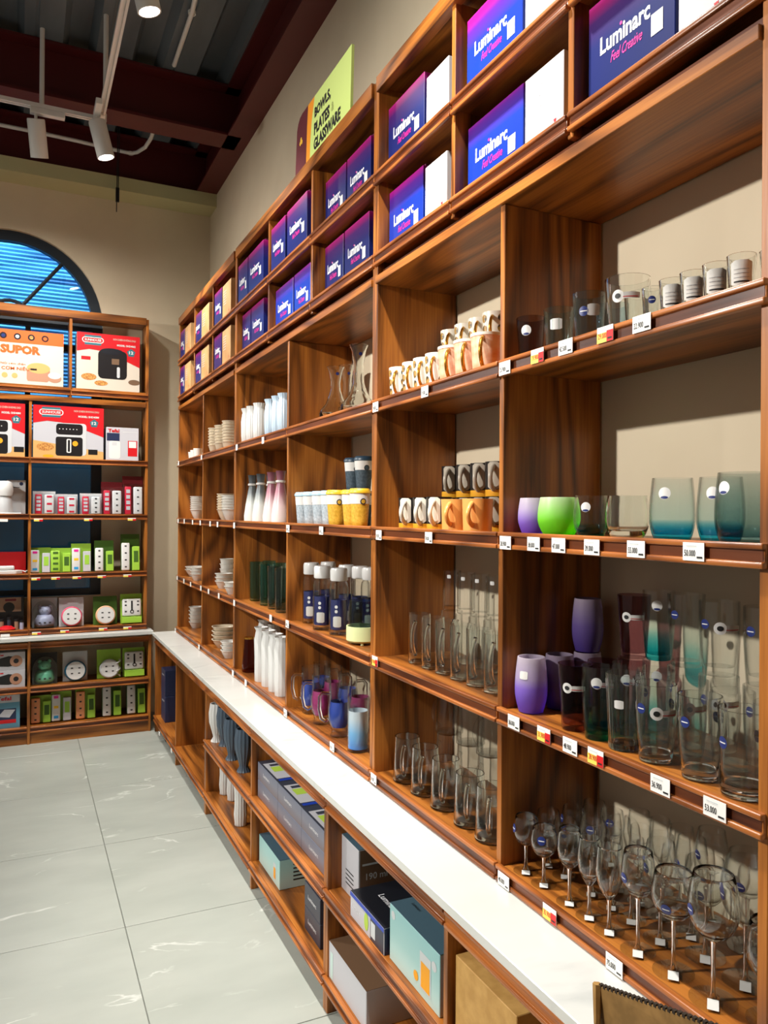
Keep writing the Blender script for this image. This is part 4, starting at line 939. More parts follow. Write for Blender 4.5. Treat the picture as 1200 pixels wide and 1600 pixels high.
# ------------------------------------------------------------------ cartons above the display shelves
M_LUM = zgrad('navy_magenta_carton', [(0, (14, 30, 92)), (.6, (20, 32, 100)), (.84, (62, 26, 96)), (.96, (140, 18, 96)), (1, (172, 34, 120))], .212, .32)
M_LUM_LIT = zgrad('navy_magenta_carton_lit', [(0, (10, 50, 150)), (.6, (18, 50, 156)), (.82, (84, 30, 140)), (.96, (176, 14, 120)), (1, (200, 36, 136))], .212, .32)  # same carton print, brightened in its colour where the spotlights fall
M_FLAP = plain('plum_flap', (92, 20, 60), .45); M_TW = plain('white_print', (226, 226, 230), .45); M_TP = plain('pink_print', (224, 40, 150), .45)
M_WBOX = plain('white_carton', (204, 202, 203), .45); M_KRAFTP = noisy('tan_carton', (176, 132, 82), (196, 156, 106), 9., .5); M_PALE = plain('pale_print', (196, 202, 204), .5)
BOXED = []
def fit_interval(row, ya, yb, D):
    """clip a carton's stretch of shelf to its compartment and to the cartons already there"""
    yc = min((ya+yb)/2, 5.55)
    for tops in (TC, TB, TA):
        for a, b_ in zip(tops, tops[1:]):
            if a <= yc < b_: ya, yb = min(ya, b_-TH-.002), max(yb, a+TH+.002)
    if yc < TC[0]: pass
    for r, a, b_ in BOXED:
        if r == row and a > yb and b_ < ya:
            if (a+b_)/2 > (ya+yb)/2: ya = b_-.0015
            else: yb = a+.0015
    BOXED.append((row, ya, yb)); return ya, yb
def lumbox(label, u0, u1, row, x, grp, mat=M_LUM, st='r', flap=True, H_=.212, zrow=None):
    z = {2: 2.368, 1: 2.621}[row]; ya, yb = fit_interval(row, onX(u0, 300, x).y, onX(u1, 300, x).y, 0); wd = ya-yb-.002; D = .235; yc = (ya+yb)/2
    t = thing('gift_carton', label, 'box', (x+D/2, yc, z+.0004), 0, grp)
    obj('carton', boxmesh(D, wd, H_, mat, .0015), t)
    k = wd/.27
    if flap: obj('lid_flap', boxmesh(D*.5, wd*.96, .008, M_FLAP), t, (-D*.2, 0, H_))
    fx = -D/2-.0003
    zt = (.212*.56 if H_ > .2 else .1)
    obj('lettering', textmesh('Luminarc', .158*k, M_TW, .036, .03), t, mat4=face_aisle((fx, .014*k, zt)))
    obj('dot', disc(0, 0, .0034, M_TP), t, mat4=face_aisle((fx-.0006, (.014+.158*.062)*k, zt+.0155)))
    obj('tagline', textmesh('Feel Creative', .10*k, M_TP, .021, .008, .45), t, mat4=face_aisle((fx, .008*k, zt-.036)))
    sx = {'r': -.085*k, 'l': .115*k}[st]; sz = {'r': zt-.036, 'l': zt-.01}[st]/H_
    obj('sticker', rect(-.017*k, -.02, .017*k, .02, M_STKW), t, mat4=face_aisle((fx-.0003, sx, H_*sz)))
    return t
def sidebox(label, u0, u1, row, x, grp, mat, H_):
    z = {2: 2.368, 1: 2.621}[row]; ya, yb = fit_interval(row, onX(u0, 300, x).y, onX(u1, 300, x).y, 0); wd = ya-yb-.003; D = .2; yc = (ya+yb)/2
    t = thing('plain_carton', label, 'box', (x+D/2, yc, z+.0004), 0, grp)
    obj('carton', boxmesh(D, wd, H_, mat, .0015), t)
    fx = -D/2-.0003
    for i in range(6): obj('print_line', rect(-wd*.36, -.0016, -wd*(.05-.02*(i % 3)), .0016, M_PALE), t, mat4=face_aisle((fx, 0, H_*(.45+.07*i))))
    obj('goblet_mark', flat([(-.005, .008), (.005, .008), (.003, 0), (.0008, -.001), (.0008, -.006), (.004, -.008), (-.004, -.008), (-.0008, -.006), (-.0008, -.001), (-.003, 0)], M_REDINK), t, mat4=face_aisle((fx, -wd*.3, H_*.16)))
    return t
G1 = 'blue cartons above the shelving'; G2 = 'pale cartons above the shelving'
lumbox('largest blue carton, at the top right over the tumblers', 902, 1054, 2, 1.04, G1, M_LUM, flap=False, H_=.215)
sidebox('white carton with bar lines at the top right edge', 1057, 1135, 2, 1.04, G2, M_WBOX, .2)
lumbox('bright blue carton in the upper row beside the top right', 723, 815, 1, 1.04, G1, M_LUM_LIT, flap=False); sidebox('white carton in the upper row at the top edge', 818, 880, 1, 1.03, G2, M_WBOX, .17)
lumbox('bright blue carton in the lower row, largest lettering after the top right one', 723, 817, 2, 1.045, G1, M_LUM_LIT, H_=.186); sidebox('white carton with red goblet mark, lower row, nearest the viewer', 819, 880, 2, 1.03, G2, M_WBOX, .17)
lumbox('blue carton in the upper row left of a glossy white carton', 602, 662, 1, 1.045, G1, flap=False); sidebox('glossy white carton in the upper row beside the module joint', 665, 700, 1, 1.03, G2, M_WBOX, .165)
lumbox('blue carton in the lower row left of a white carton', 602, 661, 2, 1.05, G1, M_LUM_LIT, H_=.2); sidebox('white carton in the lower row beside the module joint', 664, 698, 2, 1.03, G2, M_WBOX, .165)
lumbox('left of the two blue cartons under the sign, upper row', 497, 540, 1, 1.06, G1); lumbox('right of the two blue cartons under the sign, upper row', 542, 579, 1, 1.06, G1)
lumbox('left of the two blue cartons under the sign, lower row', 497, 537, 2, 1.06, G1); lumbox('right of the two blue cartons under the sign, lower row', 539, 577, 2, 1.06, G1)
lumbox('left blue carton in the upper row left of the sign', 419, 446, 1, 1.017, G1); lumbox('right blue carton in the upper row left of the sign', 449, 480, 1, 1.017, G1)
lumbox('left pushed-back blue carton in the lower row left of the sign', 430, 459, 2, 1.04, G1, M_LUM_LIT, H_=.19); lumbox('right pushed-back blue carton in the lower row left of the sign', 461, 486, 2, 1.04, G1, M_LUM_LIT, H_=.19)
lumbox('left blue carton of the upper pair next to the far module', 367, 388, 1, 1.017, G1); lumbox('right blue carton of the upper pair next to the far module', 389, 412, 1, 1.017, G1)
lumbox('left shaded blue carton of the lower pair next to the far module', 376, 393, 2, 1.04, G1); lumbox('right shaded blue carton of the lower pair next to the far module', 394, 413, 2, 1.04, G1)
for row, rn in ((1, 'upper'), (2, 'lower')):
    for (a, b_, c, d), wh in (((331, 348, 349, 362), 'third from the far end'), ((301.5, 316, 316.5, 328), 'second from the far end'), ((280, 290, 291, 299.5), 'at the far end')):
        lumbox(f'{rn}-row blue carton {wh} of the shelving', a, b_, row, 1.017, G1, flap=False, H_=.205, st='l' if (row == 1 and a < 320 and a > 300) else 'r'); sidebox(f'{rn}-row tan carton {wh} of the shelving', c, d, row, 1.017, G2, M_KRAFTP, .2)

# ------------------------------------------------------------------ goods in the base cabinets
def carton(label, u0, u1, x, z, D, H_, mat, grp=None, prints=(), name='carton_box', topmat=None, tops=(), rz=0., bay=None, sides=(), yr=None):
    ya, yb = yu(u0, x, z+H_/2), yu(u1, x, z+H_/2); wd = ya-yb; yc = (ya+yb)/2
    if bay: wd = min(wd, bay[1]-bay[0]-2*TH-.004); yc = min(max(yc, bay[0]+TH+.001+wd/2), bay[1]-TH-.001-wd/2)
    if yr: wd = yr[1]-yr[0]; yc = (yr[0]+yr[1])/2
    t = thing(name, label, 'box', (x+D/2, yc, z+.0004), rz, grp)
    obj('carton', boxmesh(D, wd, H_, mat, .0015), t)
    if topmat: obj('lid', boxmesh(D*.998, wd*.998, .0008, topmat), t, (0, 0, H_))
    for n, me, fy, fz in prints: obj(n, me(wd) if callable(me) else me, t, mat4=face_aisle((-D/2-.0003, fy*wd, fz*H_)))
    for n, me, fx, fy in tops: obj(n, me, t, mat4=face_top((fx*D, fy*wd, H_+.0011)))
    for n, me, fx, fz in sides: obj(n, me, t, mat4=face_front((fx*D, -wd/2-.0003, fz*H_)))
    return t
M_NAVYB = plain('navy_carton', (34, 44, 76), .4); M_DKB = plain('dark_slate_carton', (52, 56, 70), .4); M_SLATE = zgrad('slate_carton', [(0, (112, 100, 104)), (.5, (120, 122, 136)), (1, (104, 110, 130))], .075, .4)
M_BLKB = plain('black_carton', (20, 22, 30), .4); M_TEALB = zgrad('teal_carton', [(0, (190, 214, 208)), (.5, (160, 202, 200)), (1, (138, 188, 190))], .145, .4); M_TEALD = plain('deep_teal_carton', (66, 92, 106), .4)
M_BROWNB = plain('taupe_carton', (110, 84, 62), .5); M_GREYW = plain('pale_grey_carton', (186, 186, 192), .45); M_BLUEE = plain('royal_blue_edge', (24, 60, 170), .4); M_ORG = plain('orange_print', (236, 160, 24), .5); M_GRNP = plain('lime_print', (170, 200, 70), .5)
M_KRAFT = noisy('kraft_cardboard', (186, 142, 76), (204, 160, 92), 30., .65)
g = 'navy cartons in the far base cabinet'
for k in range(2):
    carton(('bottom', 'top')[k]+' navy carton of the pair in the far corner base cabinet', 252, 258, .90, .116+k*.176, .2, .175, M_NAVYB, g, bay=(4.813, 5.62),
           prints=[('lettering', textmesh('Luminarc', .09, M_TW, .014), 0, .8)])
vwhite = vase('v2', vp2, M_CERW, 12, .02); vsl = vase('v3', vp3, M_CERN, 14, .05); vwl = vase('v3', vp3, M_CERW, 14, .05)
place(vwhite, 'vase', 'lone tall white vase in the open far base bay', 'vase', (1.0, 4.075, .1164), 0, 'vases in the base cabinets')
vp4 = [(.024, 0), (.027, .003), (.026, .01), (.03, .05), (.027, .1), (.029, .16), (.034, .19), (.036, .2)]
vlow = vase('v4', vp4, M_CERW, 14, .05)
LOWP = []
def low(spec, label, u, x, z, grp):
    r = radius(spec); y = min(yu(u, x, z+.08), 3.978-TH-.002-r)
    for q in sorted(LOWP, key=lambda q: -q[1]):
        if abs(q[2]-z) < .02 and abs(q[0]-x) < r+q[3] and abs(q[1]-y) < r+q[3]+.001: y = q[1]-math.sqrt(max((r+q[3]+.001)**2-(q[0]-x)**2, 0))
    LOWP.append((x, y, z, r)); place(spec, 'vase', label, 'vase', (x, y, z+.0004), 0, grp)
g = 'vases in the base cabinets'
BIG = [(r*1.12, h*1.12) for r, h in vp3]; vslB = vase('v3b', BIG, M_CERN, 14, .05); vwlB = vase('v3b', BIG, M_CERW, 14, .05); vgB = vase('v3b', BIG, M_CERG, 14, .05)
low(vwlB, 'white footed vase on the upper shelf of the middle base cabinet', 330, .916, .385, g)
low(vslB, 'leftmost slate blue footed vase beside the white one', 346, .935, .385, g); low(vslB, 'frontmost slate blue footed vase in the middle base cabinet', 363, .915, .385, g)
low(vslB, 'rightmost slate blue footed vase beside the grey cartons', 381, .92, .385, g); low(vgB, 'grey footed vase behind the slate blue ones', 352, 1.03, .385, g)
low(vlow, 'leftmost white fluted vase on the lower shelf', 352, .955, .116, g); low(vlow, 'middle white fluted vase on the lower shelf', 364, .97, .116, g); low(vlow, 'frontmost white fluted vase on the lower shelf', 376, .925, .116, g); low(vase('v4', vp4, M_CERG, 14, .05), 'grey fluted vase hidden behind the white ones, lower shelf', 345, 1.05, .116, g)
g = 'slate cartons in the middle base cabinet'
bays = {'m': (2.246, 3.105), 'c': (1.5, 2.246), 'n': (.791, 1.5)}
for i, (u0, u1) in enumerate(((390, 417.5), (418.5, 454.5), (456.5, 500))):
    for k in range(2):
        carton(f'{("bottom", "top")[k]} slate carton of the {("left", "middle", "right")[i]} stack, middle base cabinet', u0, u1, .892, .385+k*.0715, .26, .071, M_SLATE, g, bay=bays['m'], yr=[(2.815, 3.085), (2.542, 2.813), (2.267, 2.54)][i], topmat=M_DKB if k else None,
               prints=[('lettering', textmesh('Luminarc', .085, M_TW, .013, .01), .05, .55)],
               tops=[('printed_picture', rect(-.09, 0, .1, .07, M_GREYW), -.47, 0), ('printed_picture', rect(-.04, .015, .02, .055, M_GRNP, .0005), -.47, 0), ('printed_picture', rect(-.075, .02, -.05, .06, M_DKB, .0005), -.47, 0), ('blue_edge', rect(0, -.12, .02, .1, M_BLUEE, .0004), 0, -.4)] if k else [])
def glassprint(wd): return flat([(-.02, -.03), (.02, -.03), (.022, .03), (-.022, .03)], M_TW)
carton('teal carton picturing a glass of juice, low shelf of the middle base cabinet', 395, 425, .90, .116, .25, .112, M_TEALB, None, bay=bays['m'], topmat=M_TEALD,
       prints=[('glass_print', rect(-.016, -.03, .016, .032, M_PALE), -.28, .42), ('juice_print', rect(-.012, -.026, .012, .016, M_ORG, .0006), -.28, .42)], sides=[('print_line', rect(-.07, -.0025, .07, .0025, M_INK), 0, .8-.13*k) for k in range(5)])
g = 'dark cartons on the low shelf'
for k in range(2):
    carton(('lower', 'upper')[k]+' dark carton beside the divider on the low shelf', 476, 500, .90, .116+k*.082, .25, .0815, M_DKB, g, bay=bays['m'], prints=[('lettering', textmesh('Luminarc', .08, M_TW, .014, .01), 0, .5)])
carton('pale carton with 190 ml lid, left in the nearest base cabinet', 522, 547, .915, .385, .24, .166, M_GREYW, None, bay=bays['c'], topmat=M_TEALD, prints=[('print_line', rect(-.03, -.002, .03, .002, M_INK), 0, .2+.08*k) for k in range(4)],
       sides=[('side_panel_print', rect(-.115, -.08, .115, .08, M_BROWNB), 0, .5), ('lettering', textmesh('190 ml', .07, M_PALE, .02, .01), -.25, .5), ('print_line', rect(-.055, -.003, .055, .003, M_PALE, .0005), -.22, .72)])
b1 = carton('black lidded carton with blue edge picturing a drink glass', 540, 602, .875, .385, .30, .072, M_GREYW, None, bay=bays['c'], yr=(1.832, 2.06), topmat=M_BLKB,
       prints=[('panel_print', lambda w: rect(w*.12, -.034, w*.49, .034, M_DKB), 0, .5), ('lettering', textmesh('Luminarc', .06, M_TW, .012), .32, .5), ('lime_print', disc(0, 0, .014, M_GRNP, .0006, ry=.024), -.0, .5), ('glass_print', rect(-.014, -.02, .014, .022, M_PALE, .0006), -.2, .45), ('blue_edge', lambda w: rect(-w/2, -.006, w/2, .006, M_BLUEE, .0007), 0, .92)],
       tops=[('lettering', textmesh('Luminarc', .105, M_TW, .02, .01), -.27, 0)], sides=[('side_panel_print', rect(-.149, -.035, .149, .035, M_NAVYB), 0, .5)])
carton('large teal carton with orange juice mug picture', 609, 687, .885, .385, .26, .146, M_TEALB, None, bay=bays['c'], topmat=M_TEALD,
       prints=[('mug_print', rect(-.028, -.045, .028, .045, M_PALE), -.24, .44), ('juice_print', rect(-.022, -.04, .022, .022, M_ORG, .0006), -.24, .44), ('fruit_print', disc(0, 0, .012, M_ORG, .0006), -.06, .25), ('round_print', disc(0, 0, .012, M_PALE), -.4, .72), ('corner_print', disc(0, 0, .011, M_PALE), .42, .84)],
       tops=[('lettering', textmesh('Luminarc', .045, M_INK, .01), -.3, .3), ('round_print', disc(0, 0, .01, M_INK), -.1, .18), ('round_print', disc(0, 0, .01, M_INK), .1, .1)],
       sides=[('side_panel_print', rect(-.128, -.071, .128, .071, M_GREYW), 0, .5)] + [('print_line', rect(-.03, -.0022, .03, .0022, M_INK, .0006), -.3, .2+.06*k) for k in range(8)])
carton('white carton with brown lid on the lowest shelf near the floor', 506, 562, .875, .116, .28, .112, M_GREYW, None, bay=bays['c'], topmat=M_BROWNB, prints=[('teal_band_print', lambda w: rect(-w*.45, -.05, -w*.38, .03, M_TEALB), 0, .5)],
       tops=[('lettering', textmesh('190 ml', .09, M_PALE, .02, .01), -.2, 0), ('print_line', rect(-.07, -.003, .07, .003, M_PALE, .0005), 0, 0)], sides=[('print_patch', rect(-.014, -.014, .014, .014, M_INK), .25, .4)])
carton('plain kraft carton with narrow lettering at the right of the nearest base cabinet', 700, 792, .885, .385, .22, .185, M_KRAFT, None, bay=bays['n'], prints=[('lettering', textmesh('Luminarc', .07, M_BROWNB, .016), .0, .32)])

# ------------------------------------------------------------------ goods on the back wall
M_CREAM = plain('cream_carton', (206, 196, 180), .45); M_ORNG = plain('orange_carton_print', (232, 92, 24), .45); M_RED = plain('red_carton_print', (196, 18, 28), .42); M_TEALP = plain('teal_print', (44, 104, 116), .45)
M_COPPER = plain('copper_print', (176, 130, 104), .4); M_DKP = plain('near_black_print', (26, 24, 26), .35); M_TAN = plain('tan_print', (206, 160, 96), .5); M_FOOD = noisy('fried_food_print', (150, 84, 36), (216, 160, 84), 90., .5)
M_LGREY = plain('light_grey_print', (196, 198, 200), .45)
YF = 5.704
def frontbox(label, x0, x1, z, H_, D, mat, prints, name='appliance_box', grp=None, y=YF):
    t = thing(name, label, 'box', ((x0+x1)/2, y+D/2, z+.0004), 0, grp); obj('carton', boxmesh(x1-x0, D, H_, mat, .0015), t)
    for n, me, px_, pz_ in prints: obj(n, me, t, mat4=face_front((px_, -D/2-(.0002 if n not in ('lettering', 'tagline', 'badge_number') else .0016), pz_)))
    return t
def rrect(x0, y0, x1, y1, r, mat, th):
    pts = []
    for cx, cy_, a0 in ((x1-r, y1-r, 0), (x0+r, y1-r, 90), (x0+r, y0+r, 180), (x1-r, y0+r, 270)):
        pts += [(cx+r*math.cos(math.radians(a0+a)), cy_+r*math.sin(math.radians(a0+a))) for a in (0, 30, 60, 90)]
    return flat(pts, mat, th)
BT = 2.405
# rice cooker carton
frontbox('orange and cream rice cooker carton on the top row', -.185, .258, BT, .362, .2, M_CREAM, [
    ('orange_band', rect(-.2215, .275, .2215, .362, M_ORNG, .0004), 0, 0), ('lettering', textmesh('SUPOR', .245, M_ORNG, .058, .055), -.045, .232), ('tagline', textmesh('Nồi cơm điện', .15, M_ORNG, .02), -.09, .135),
    ('tagline', textmesh('CƠM NIÊU', .17, M_ORNG, .026, .01), -.075, .105), ('print_line', rect(-.1, -.003, .1, .003, M_LGREY, .0005), -.06, .18)] +
    [('icon_disc', disc(0, 0, .022, M_DKP, .0006), -.15+.085*k, .318) for k in range(4)] + [('icon_mark', disc(0, 0, .012, (M_STKB, M_LGREY, M_FOOD, M_ORNG)[k], .0009), -.15+.085*k, .318) for k in range(4)] +
    [('badge_ring', disc(0, 0, .018, M_TAN, .0006), -.14+.06*k, .055) for k in range(2)] +
    [('cooker_print', flat([(-.075, -.05), (.045, -.05), (.06, -.035), (.062, .03), (-.082, .03), (-.082, -.035)], M_COPPER, .0005), .075, .075), ('cooker_lid_print', disc(0, 0, .072, M_TAN, .0008, ry=.036), .066, .115),
     ('cooker_panel_print', rect(-.02, -.006, .02, .006, M_DKP, .0011), .035, .105), ('bowl_print', disc(0, 0, .044, M_COPPER, .0012, ry=.03), .165, .055), ('rice_print', disc(0, 0, .04, M_STKW, .0015, ry=.022), .165, .072)])
def sunhouse(label, x0, x1, z, H_, D, kind, txt):
    w = x1-x0; h = H_; a = w/2
    P_ = [('red_field', flat([(-a, h), (-a, h*.66), (-a*.62, h*.71), (-a*.2, h*.69), (a*.3, h*.60), (a, h*.44), (a, h)], M_RED, .0004), 0, 0),
          ('logo_band', rect(-w*.13, -.025, w*.13, .043, M_TEALP, .0006), -w*.25, h*.85), ('logo_frame', rrect(-w*.17, -.02, w*.17, .02, .019, M_STKW, .0009), -w*.25, h*.875), ('logo_field', rrect(-w*.155, -.0155, w*.155, .0155, .0145, M_RED, .0011), -w*.25, h*.875),
          ('lettering', textmesh('SUNHOUSE', w*.26, M_STKW, .017, .02), -w*.25, h*.875), ('lettering', textmesh(txt[0], w*.36, M_CREAM, .013, .005), w*.25, h*.92), ('lettering', textmesh(txt[1], w*.3, M_STKW, .014, .03), w*.28, h*.82),
          ('badge', flat([(.03*math.cos(math.radians(90+72*k)), .03*math.sin(math.radians(90+72*k))) for k in range(5)], M_TEALP, .0006), w*.36, h*.70), ('badge_number', textmesh('12', .03, M_STKW, .022, .03), w*.36, h*.705),
          ('counter_print', flat([(-a, 0), (a, 0), (a, h*.16), (-a, h*.34)], M_TAN if kind == 2 else M_CREAM, .0003), 0, 0)]
    if kind == 1:
        P_ += [('fryer_print', rrect(-.1, -.10, .092, .10, .03, M_DKP, .0008), .03, h*.46), ('fryer_top_print', disc(0, 0, .075, M_BLKB, .0010, ry=.022), 0.02, h*.70), ('fryer_window_print', rect(-.025, -.02, .025, .02, M_BROWNB, .0011), .045, h*.52), ('fryer_handle_print', rrect(-.01, -.038, .01, .038, .008, M_LGREY, .0013), .065, h*.33),
               ('food_print', disc(0, 0, .05, M_FOOD, .0009, ry=.024), -.13, h*.22), ('food_print', disc(0, 0, .044, M_FOOD, .0012, ry=.018), -.05, h*.12), ('food_print', disc(0, 0, .04, M_BROWNB, .0009, ry=.02), .172, h*.17), ('small_panel_print', rect(-.03, -.012, .03, .012, M_RED, .0009), -.15, h*.55)]
    else:
        P_ += [('fryer_print', rrect(-.088, -.11, .1, .11, .02, M_LGREY, .0008), .012, h*.38), ('fryer_front_print', rrect(-.092, -.115, .08, .015, .015, M_DKP, .0011), .008, h*.38), ('fryer_panel_print', rrect(-.09, .03, .08, .105, .02, M_DKP, .0011), .008, h*.38), ('fryer_handle_print', rrect(-.015, -.05, .015, .045, .008, M_STKW, .0014), 0.0, h*.26), ('fryer_handle_core', rrect(-.007, -.043, .007, .038, .004, M_DKP, .0017), 0.0, h*.26),
               ('glow_print', disc(0, 0, .018, M_ORG, .0014), .04, h*.3), ('food_print', disc(0, 0, .055, M_FOOD, .0009, ry=.026), -.15, h*.22), ('food_print', disc(0, 0, .035, M_ORG, .0011, ry=.01), -.13, h*.05), ('small_photo_print', rect(-.03, -.018, .03, .018, M_DKP, .0009), .155, h*.15)]
        P_ += [('button_print', disc(0, 0, .0035, M_STKW, .0014), -.06+.022*k, h*.57) for k in range(6)]
    return frontbox(label, x0, x1, z, H_, D, M_CREAM if kind == 1 else M_GREYW, P_)
sunhouse('red and white carton picturing a black air fryer, top row right', .342, .760, BT, .392, .205, 1, ('NOI CHIEN KHONG DAU', 'MODEL: SHD4062'))
sunhouse('red and white carton picturing a square air fryer oven, second row', .072, .521, 1.912, .362, .205, 2, ('NOI CHIEN KHONG DAU', 'MODEL: SHD4084'))
sunhouse('red and white carton cut off at the left edge, second row', -.36, .022, 1.912, .362, .205, 2, ('NOI CHIEN KHONG DAU', 'MODEL: SHD4084'))
frontbox('small white kettle carton with red lettering, second row right', .538, .757, 1.912, .236, .2, M_GREYW, [('lettering', textmesh('Tefal', .075, M_RED, .024, .03), -.06, .212), ('photo_print', rect(-.105, -.035, -.02, .02, M_NAVYB, .0004), 0, .175), ('kettle_print', rrect(-.045, -.07, .03, .055, .015, M_STKW, .0005), -.045, .085), ('kettle_scale_print', rect(-.02, -.012, .012, .012, M_LGREY, .0008), -.05, .12), ('red_panel_print', rect(-.032, -.05, .032, .06, M_RED, .0005), .068, .085), ('red_panel_photo', rect(-.025, 0, .025, .045, M_STKW, .0008), .068, .095), ('print_line', rect(-.05, -.003, .05, .003, M_LGREY), .05, .205)])

# power strips in blister packs
M_STRIP = plain('white_plastic_strip', (212, 212, 210), .35); M_LIME = plain('lime_cardboard', (150, 196, 60), .5); M_LIMED = plain('dark_green_card', (60, 96, 24), .5); M_REDC = plain('crimson_plastic', (206, 34, 62), .35); M_MAROON = plain('maroon_card', (110, 16, 26), .5); M_PEACH = plain('peach_plastic', (236, 160, 110), .4)
M_SLOT = plain('dark_slot', (52, 50, 52), .5); M_BLIST = glass('blister_plastic', (.93, .95, .97), (.7, .75, .8), .05, f0=.06)
M_YELP = plain('yellow_print', (240, 190, 30), .45); M_CYP = plain('cyan_print', (40, 150, 210), .45)
slot = lambda: boxmesh(.014, .0012, .010, M_SLOT)
def strip(wd, h, body, n, sockmats=None):
    """a socket strip standing upright, facing -Y"""
    bodym = boxmesh(wd, .026, h, body, .008, 3)
    sub = []
    for k in range(n):
        z = h*(.14+.74*k/max(n-1, 1))
        me = boxmesh(wd*.52, .0012, min(.02, h*.1), (sockmats[k % len(sockmats)] if sockmats else M_SLOT), 0., 1) if sockmats else slot()
        sub.append(('socket', me, (0, -.0134, z-.006)))
    return ('strip', bodym, None, sub)
def pack(label, x, z, spec, y=5.745, lean=.14, grp=None, rz=0.): return place(spec, 'power_strip_pack', label, 'power strip', (x, y, z+.0006+.034*math.sin(lean)), rz, grp, tilt=(-lean, 0))
def redpack(h, hasdots, cardh, tall=False):
    w = .142; sp = [('backing_card', boxmesh(w, .002, cardh, M_MAROON if tall else M_STKW), (0, .024, 0)), ('blister', cached(('bl', h), lambda: MB().box(-.07, -.03, 0, .07, .02, h+.018).mesh('blister', M_BLIST, None, .004)))]
    hold = ('cord_holder', boxmesh(.042, .034, h, M_REDC, .004, 2), (-.036, 0, 0), [('cord_coil', boxmesh(.026, .002, h*.13, M_LGREY, .0, 1), (0, -.0175, h*(.16+.2*k))) for k in range(4)])
    n, m, o, s = strip(.062, h, M_STRIP, 3 if hasdots else 4, [M_REDC] if hasdots else None); sp += [hold, (n, m, (.032, 0, 0), s)]
    return sp
B2 = BS[1]; g = 'crimson power strip packs'
for i, (u, h, dots, ch, tall) in enumerate(((69, .135, True, .16, False), (104, .12, True, .14, False), (142, .125, False, .15, False), (175, .17, False, .235, True), (208, .2, False, .28, True))):
    pack(f'{ORD[i]} crimson and white power strip pack from the left', onY(u, 800, 5.75).x, B2, redpack(h, dots, ch, tall), lean=(.1, .22, .3, .1, .06)[i] if False else .1, grp=g)
def greenpack(h, a, b_, kind=0, cardh=None, card=M_LIME):
    sp = [('backing_card', boxmesh(.13, .002, cardh or h+.02, card), (0, .024, 0))]
    if kind == 1: n, m, o, s = strip(.055, h, M_STRIP, 3, [M_CYP, M_YELP, M_TP])
    elif kind == 2: n, m, o, s = strip(.058, h, M_PEACH, 4)
    elif kind == 3: n, m, o, s = strip(.062, h, M_LIME, 4, [M_LIMED])
    else: n, m, o, s = strip(.056, h, M_STRIP, 4)
    sp.append((n, m, (-.034, 0, 0), s))
    sp.append(('cord_box', boxmesh(.05, .032, h*.86, M_GREYW if kind == 1 else M_LIME, .003, 1), (.036, 0, 0), [('print_patch', boxmesh(.03, .0012, h*.4, M_LIME if kind == 1 else M_LIMED), (0, -.0166, h*.3))]))
    return sp
g = 'green power strip packs'
B3 = BS[2]
for i, (u, h, k_, ch) in enumerate(((63, .155, 1, None), (95, .15, 3, None), (127, .165, 1, .2), (163, .165, 0, .22), (204, .2, 0, .265))):
    pack(('leftmost pale', 'yellow-green', 'white pack with coloured sockets, a', 'white and lime, cable on top, a', 'tallest lime, at the right end, a')[i]+' power strip pack on the fourth row', onY(u, 890, 5.75).x, B3, greenpack(h, 0, 0, k_, ch, M_LIMED if i > 2 else M_LIME), grp=g)
def roundpack(r, cm, body, fm, cable=False, bear=False):
    sp = [('backing_card', boxmesh(.16, .002, .2, cm), (0, .03, 0))]
    if bear:
        sp.append(('bear_body', cached(('bearb', body.name), lambda: MB().lathe([(0, 0), (.055, .005), (.066, .025), (.06, .06), (.045, .085), (0, .09)], 24).mesh('bear', body, 60))))
        sp.append(('bear_head', cached(('bearh', body.name), lambda: MB().lathe([(0, .08), (.03, .086), (.043, .11), (.035, .138), (0, .148)], 24).mesh('bearhead', body, 60)), None,
                   [('ear', cached(('beare', body.name), lambda: MB().lathe([(0, 0), (.012, .004), (.014, .012), (.009, .022), (0, .024)], 14).mesh('ear', body, 60)), (s*.03, 0, .132)) for s in (-1, 1)] + [('eye', boxmesh(.005, .004, .005, M_SLOT), (s*.014, -.041, .112)) for s in (-1, 1)]))
        for k in range(3): sp.append(('socket', slot(), (-.032+.032*k, -.066, .03)))
        sp.append(('blister', cached('bearbl', lambda: MB().prism([(.078*math.cos(math.pi*k/12), -.075, .1+.085*math.sin(math.pi*k/12)) for k in range(13)]+[(-.078, -.075, 0), (.078, -.075, 0)], (0, .1, 0)).mesh('blister', M_BLIST))))
        return sp
    ringm = cached(('rnd', r, body.name), lambda: MB().lathe([(0, -.022), (r*.95, -.022), (r, -.016), (r, .014), (r*.93, .02), (0, .02)], 32).mesh('case', body, 40))
    sp.append(('socket_case', ringm, basis((1, 0, 0), (0, 0, 1), (0, 0, r)), [('face_plate', cached(('rndf', r, fm.name), lambda: MB().lathe([(0, .021), (r*.86, .021), (r*.86, .0225), (0, .0225)], 32).mesh('plate', fm, 40)))] + [('socket', cached('sslot', lambda: MB().box(-.007, -.004, .0226, .007, .004, .0236).mesh('slot', M_SLOT)), (r*.42*math.cos(a), r*.42*math.sin(a), 0)) for a in (.6, 2.5, 3.8, 5.6)]))
    if cable: sp.append(('cord', cached('cordc', lambda: MB().tube([(.0+.016*math.cos(t*.7), .012+.016*math.sin(t*.7), .02+.006*t) for t in range(20)], .005, 6).mesh('cord', M_STRIP, 60)), (.055, -.02, -.01)))
    return sp
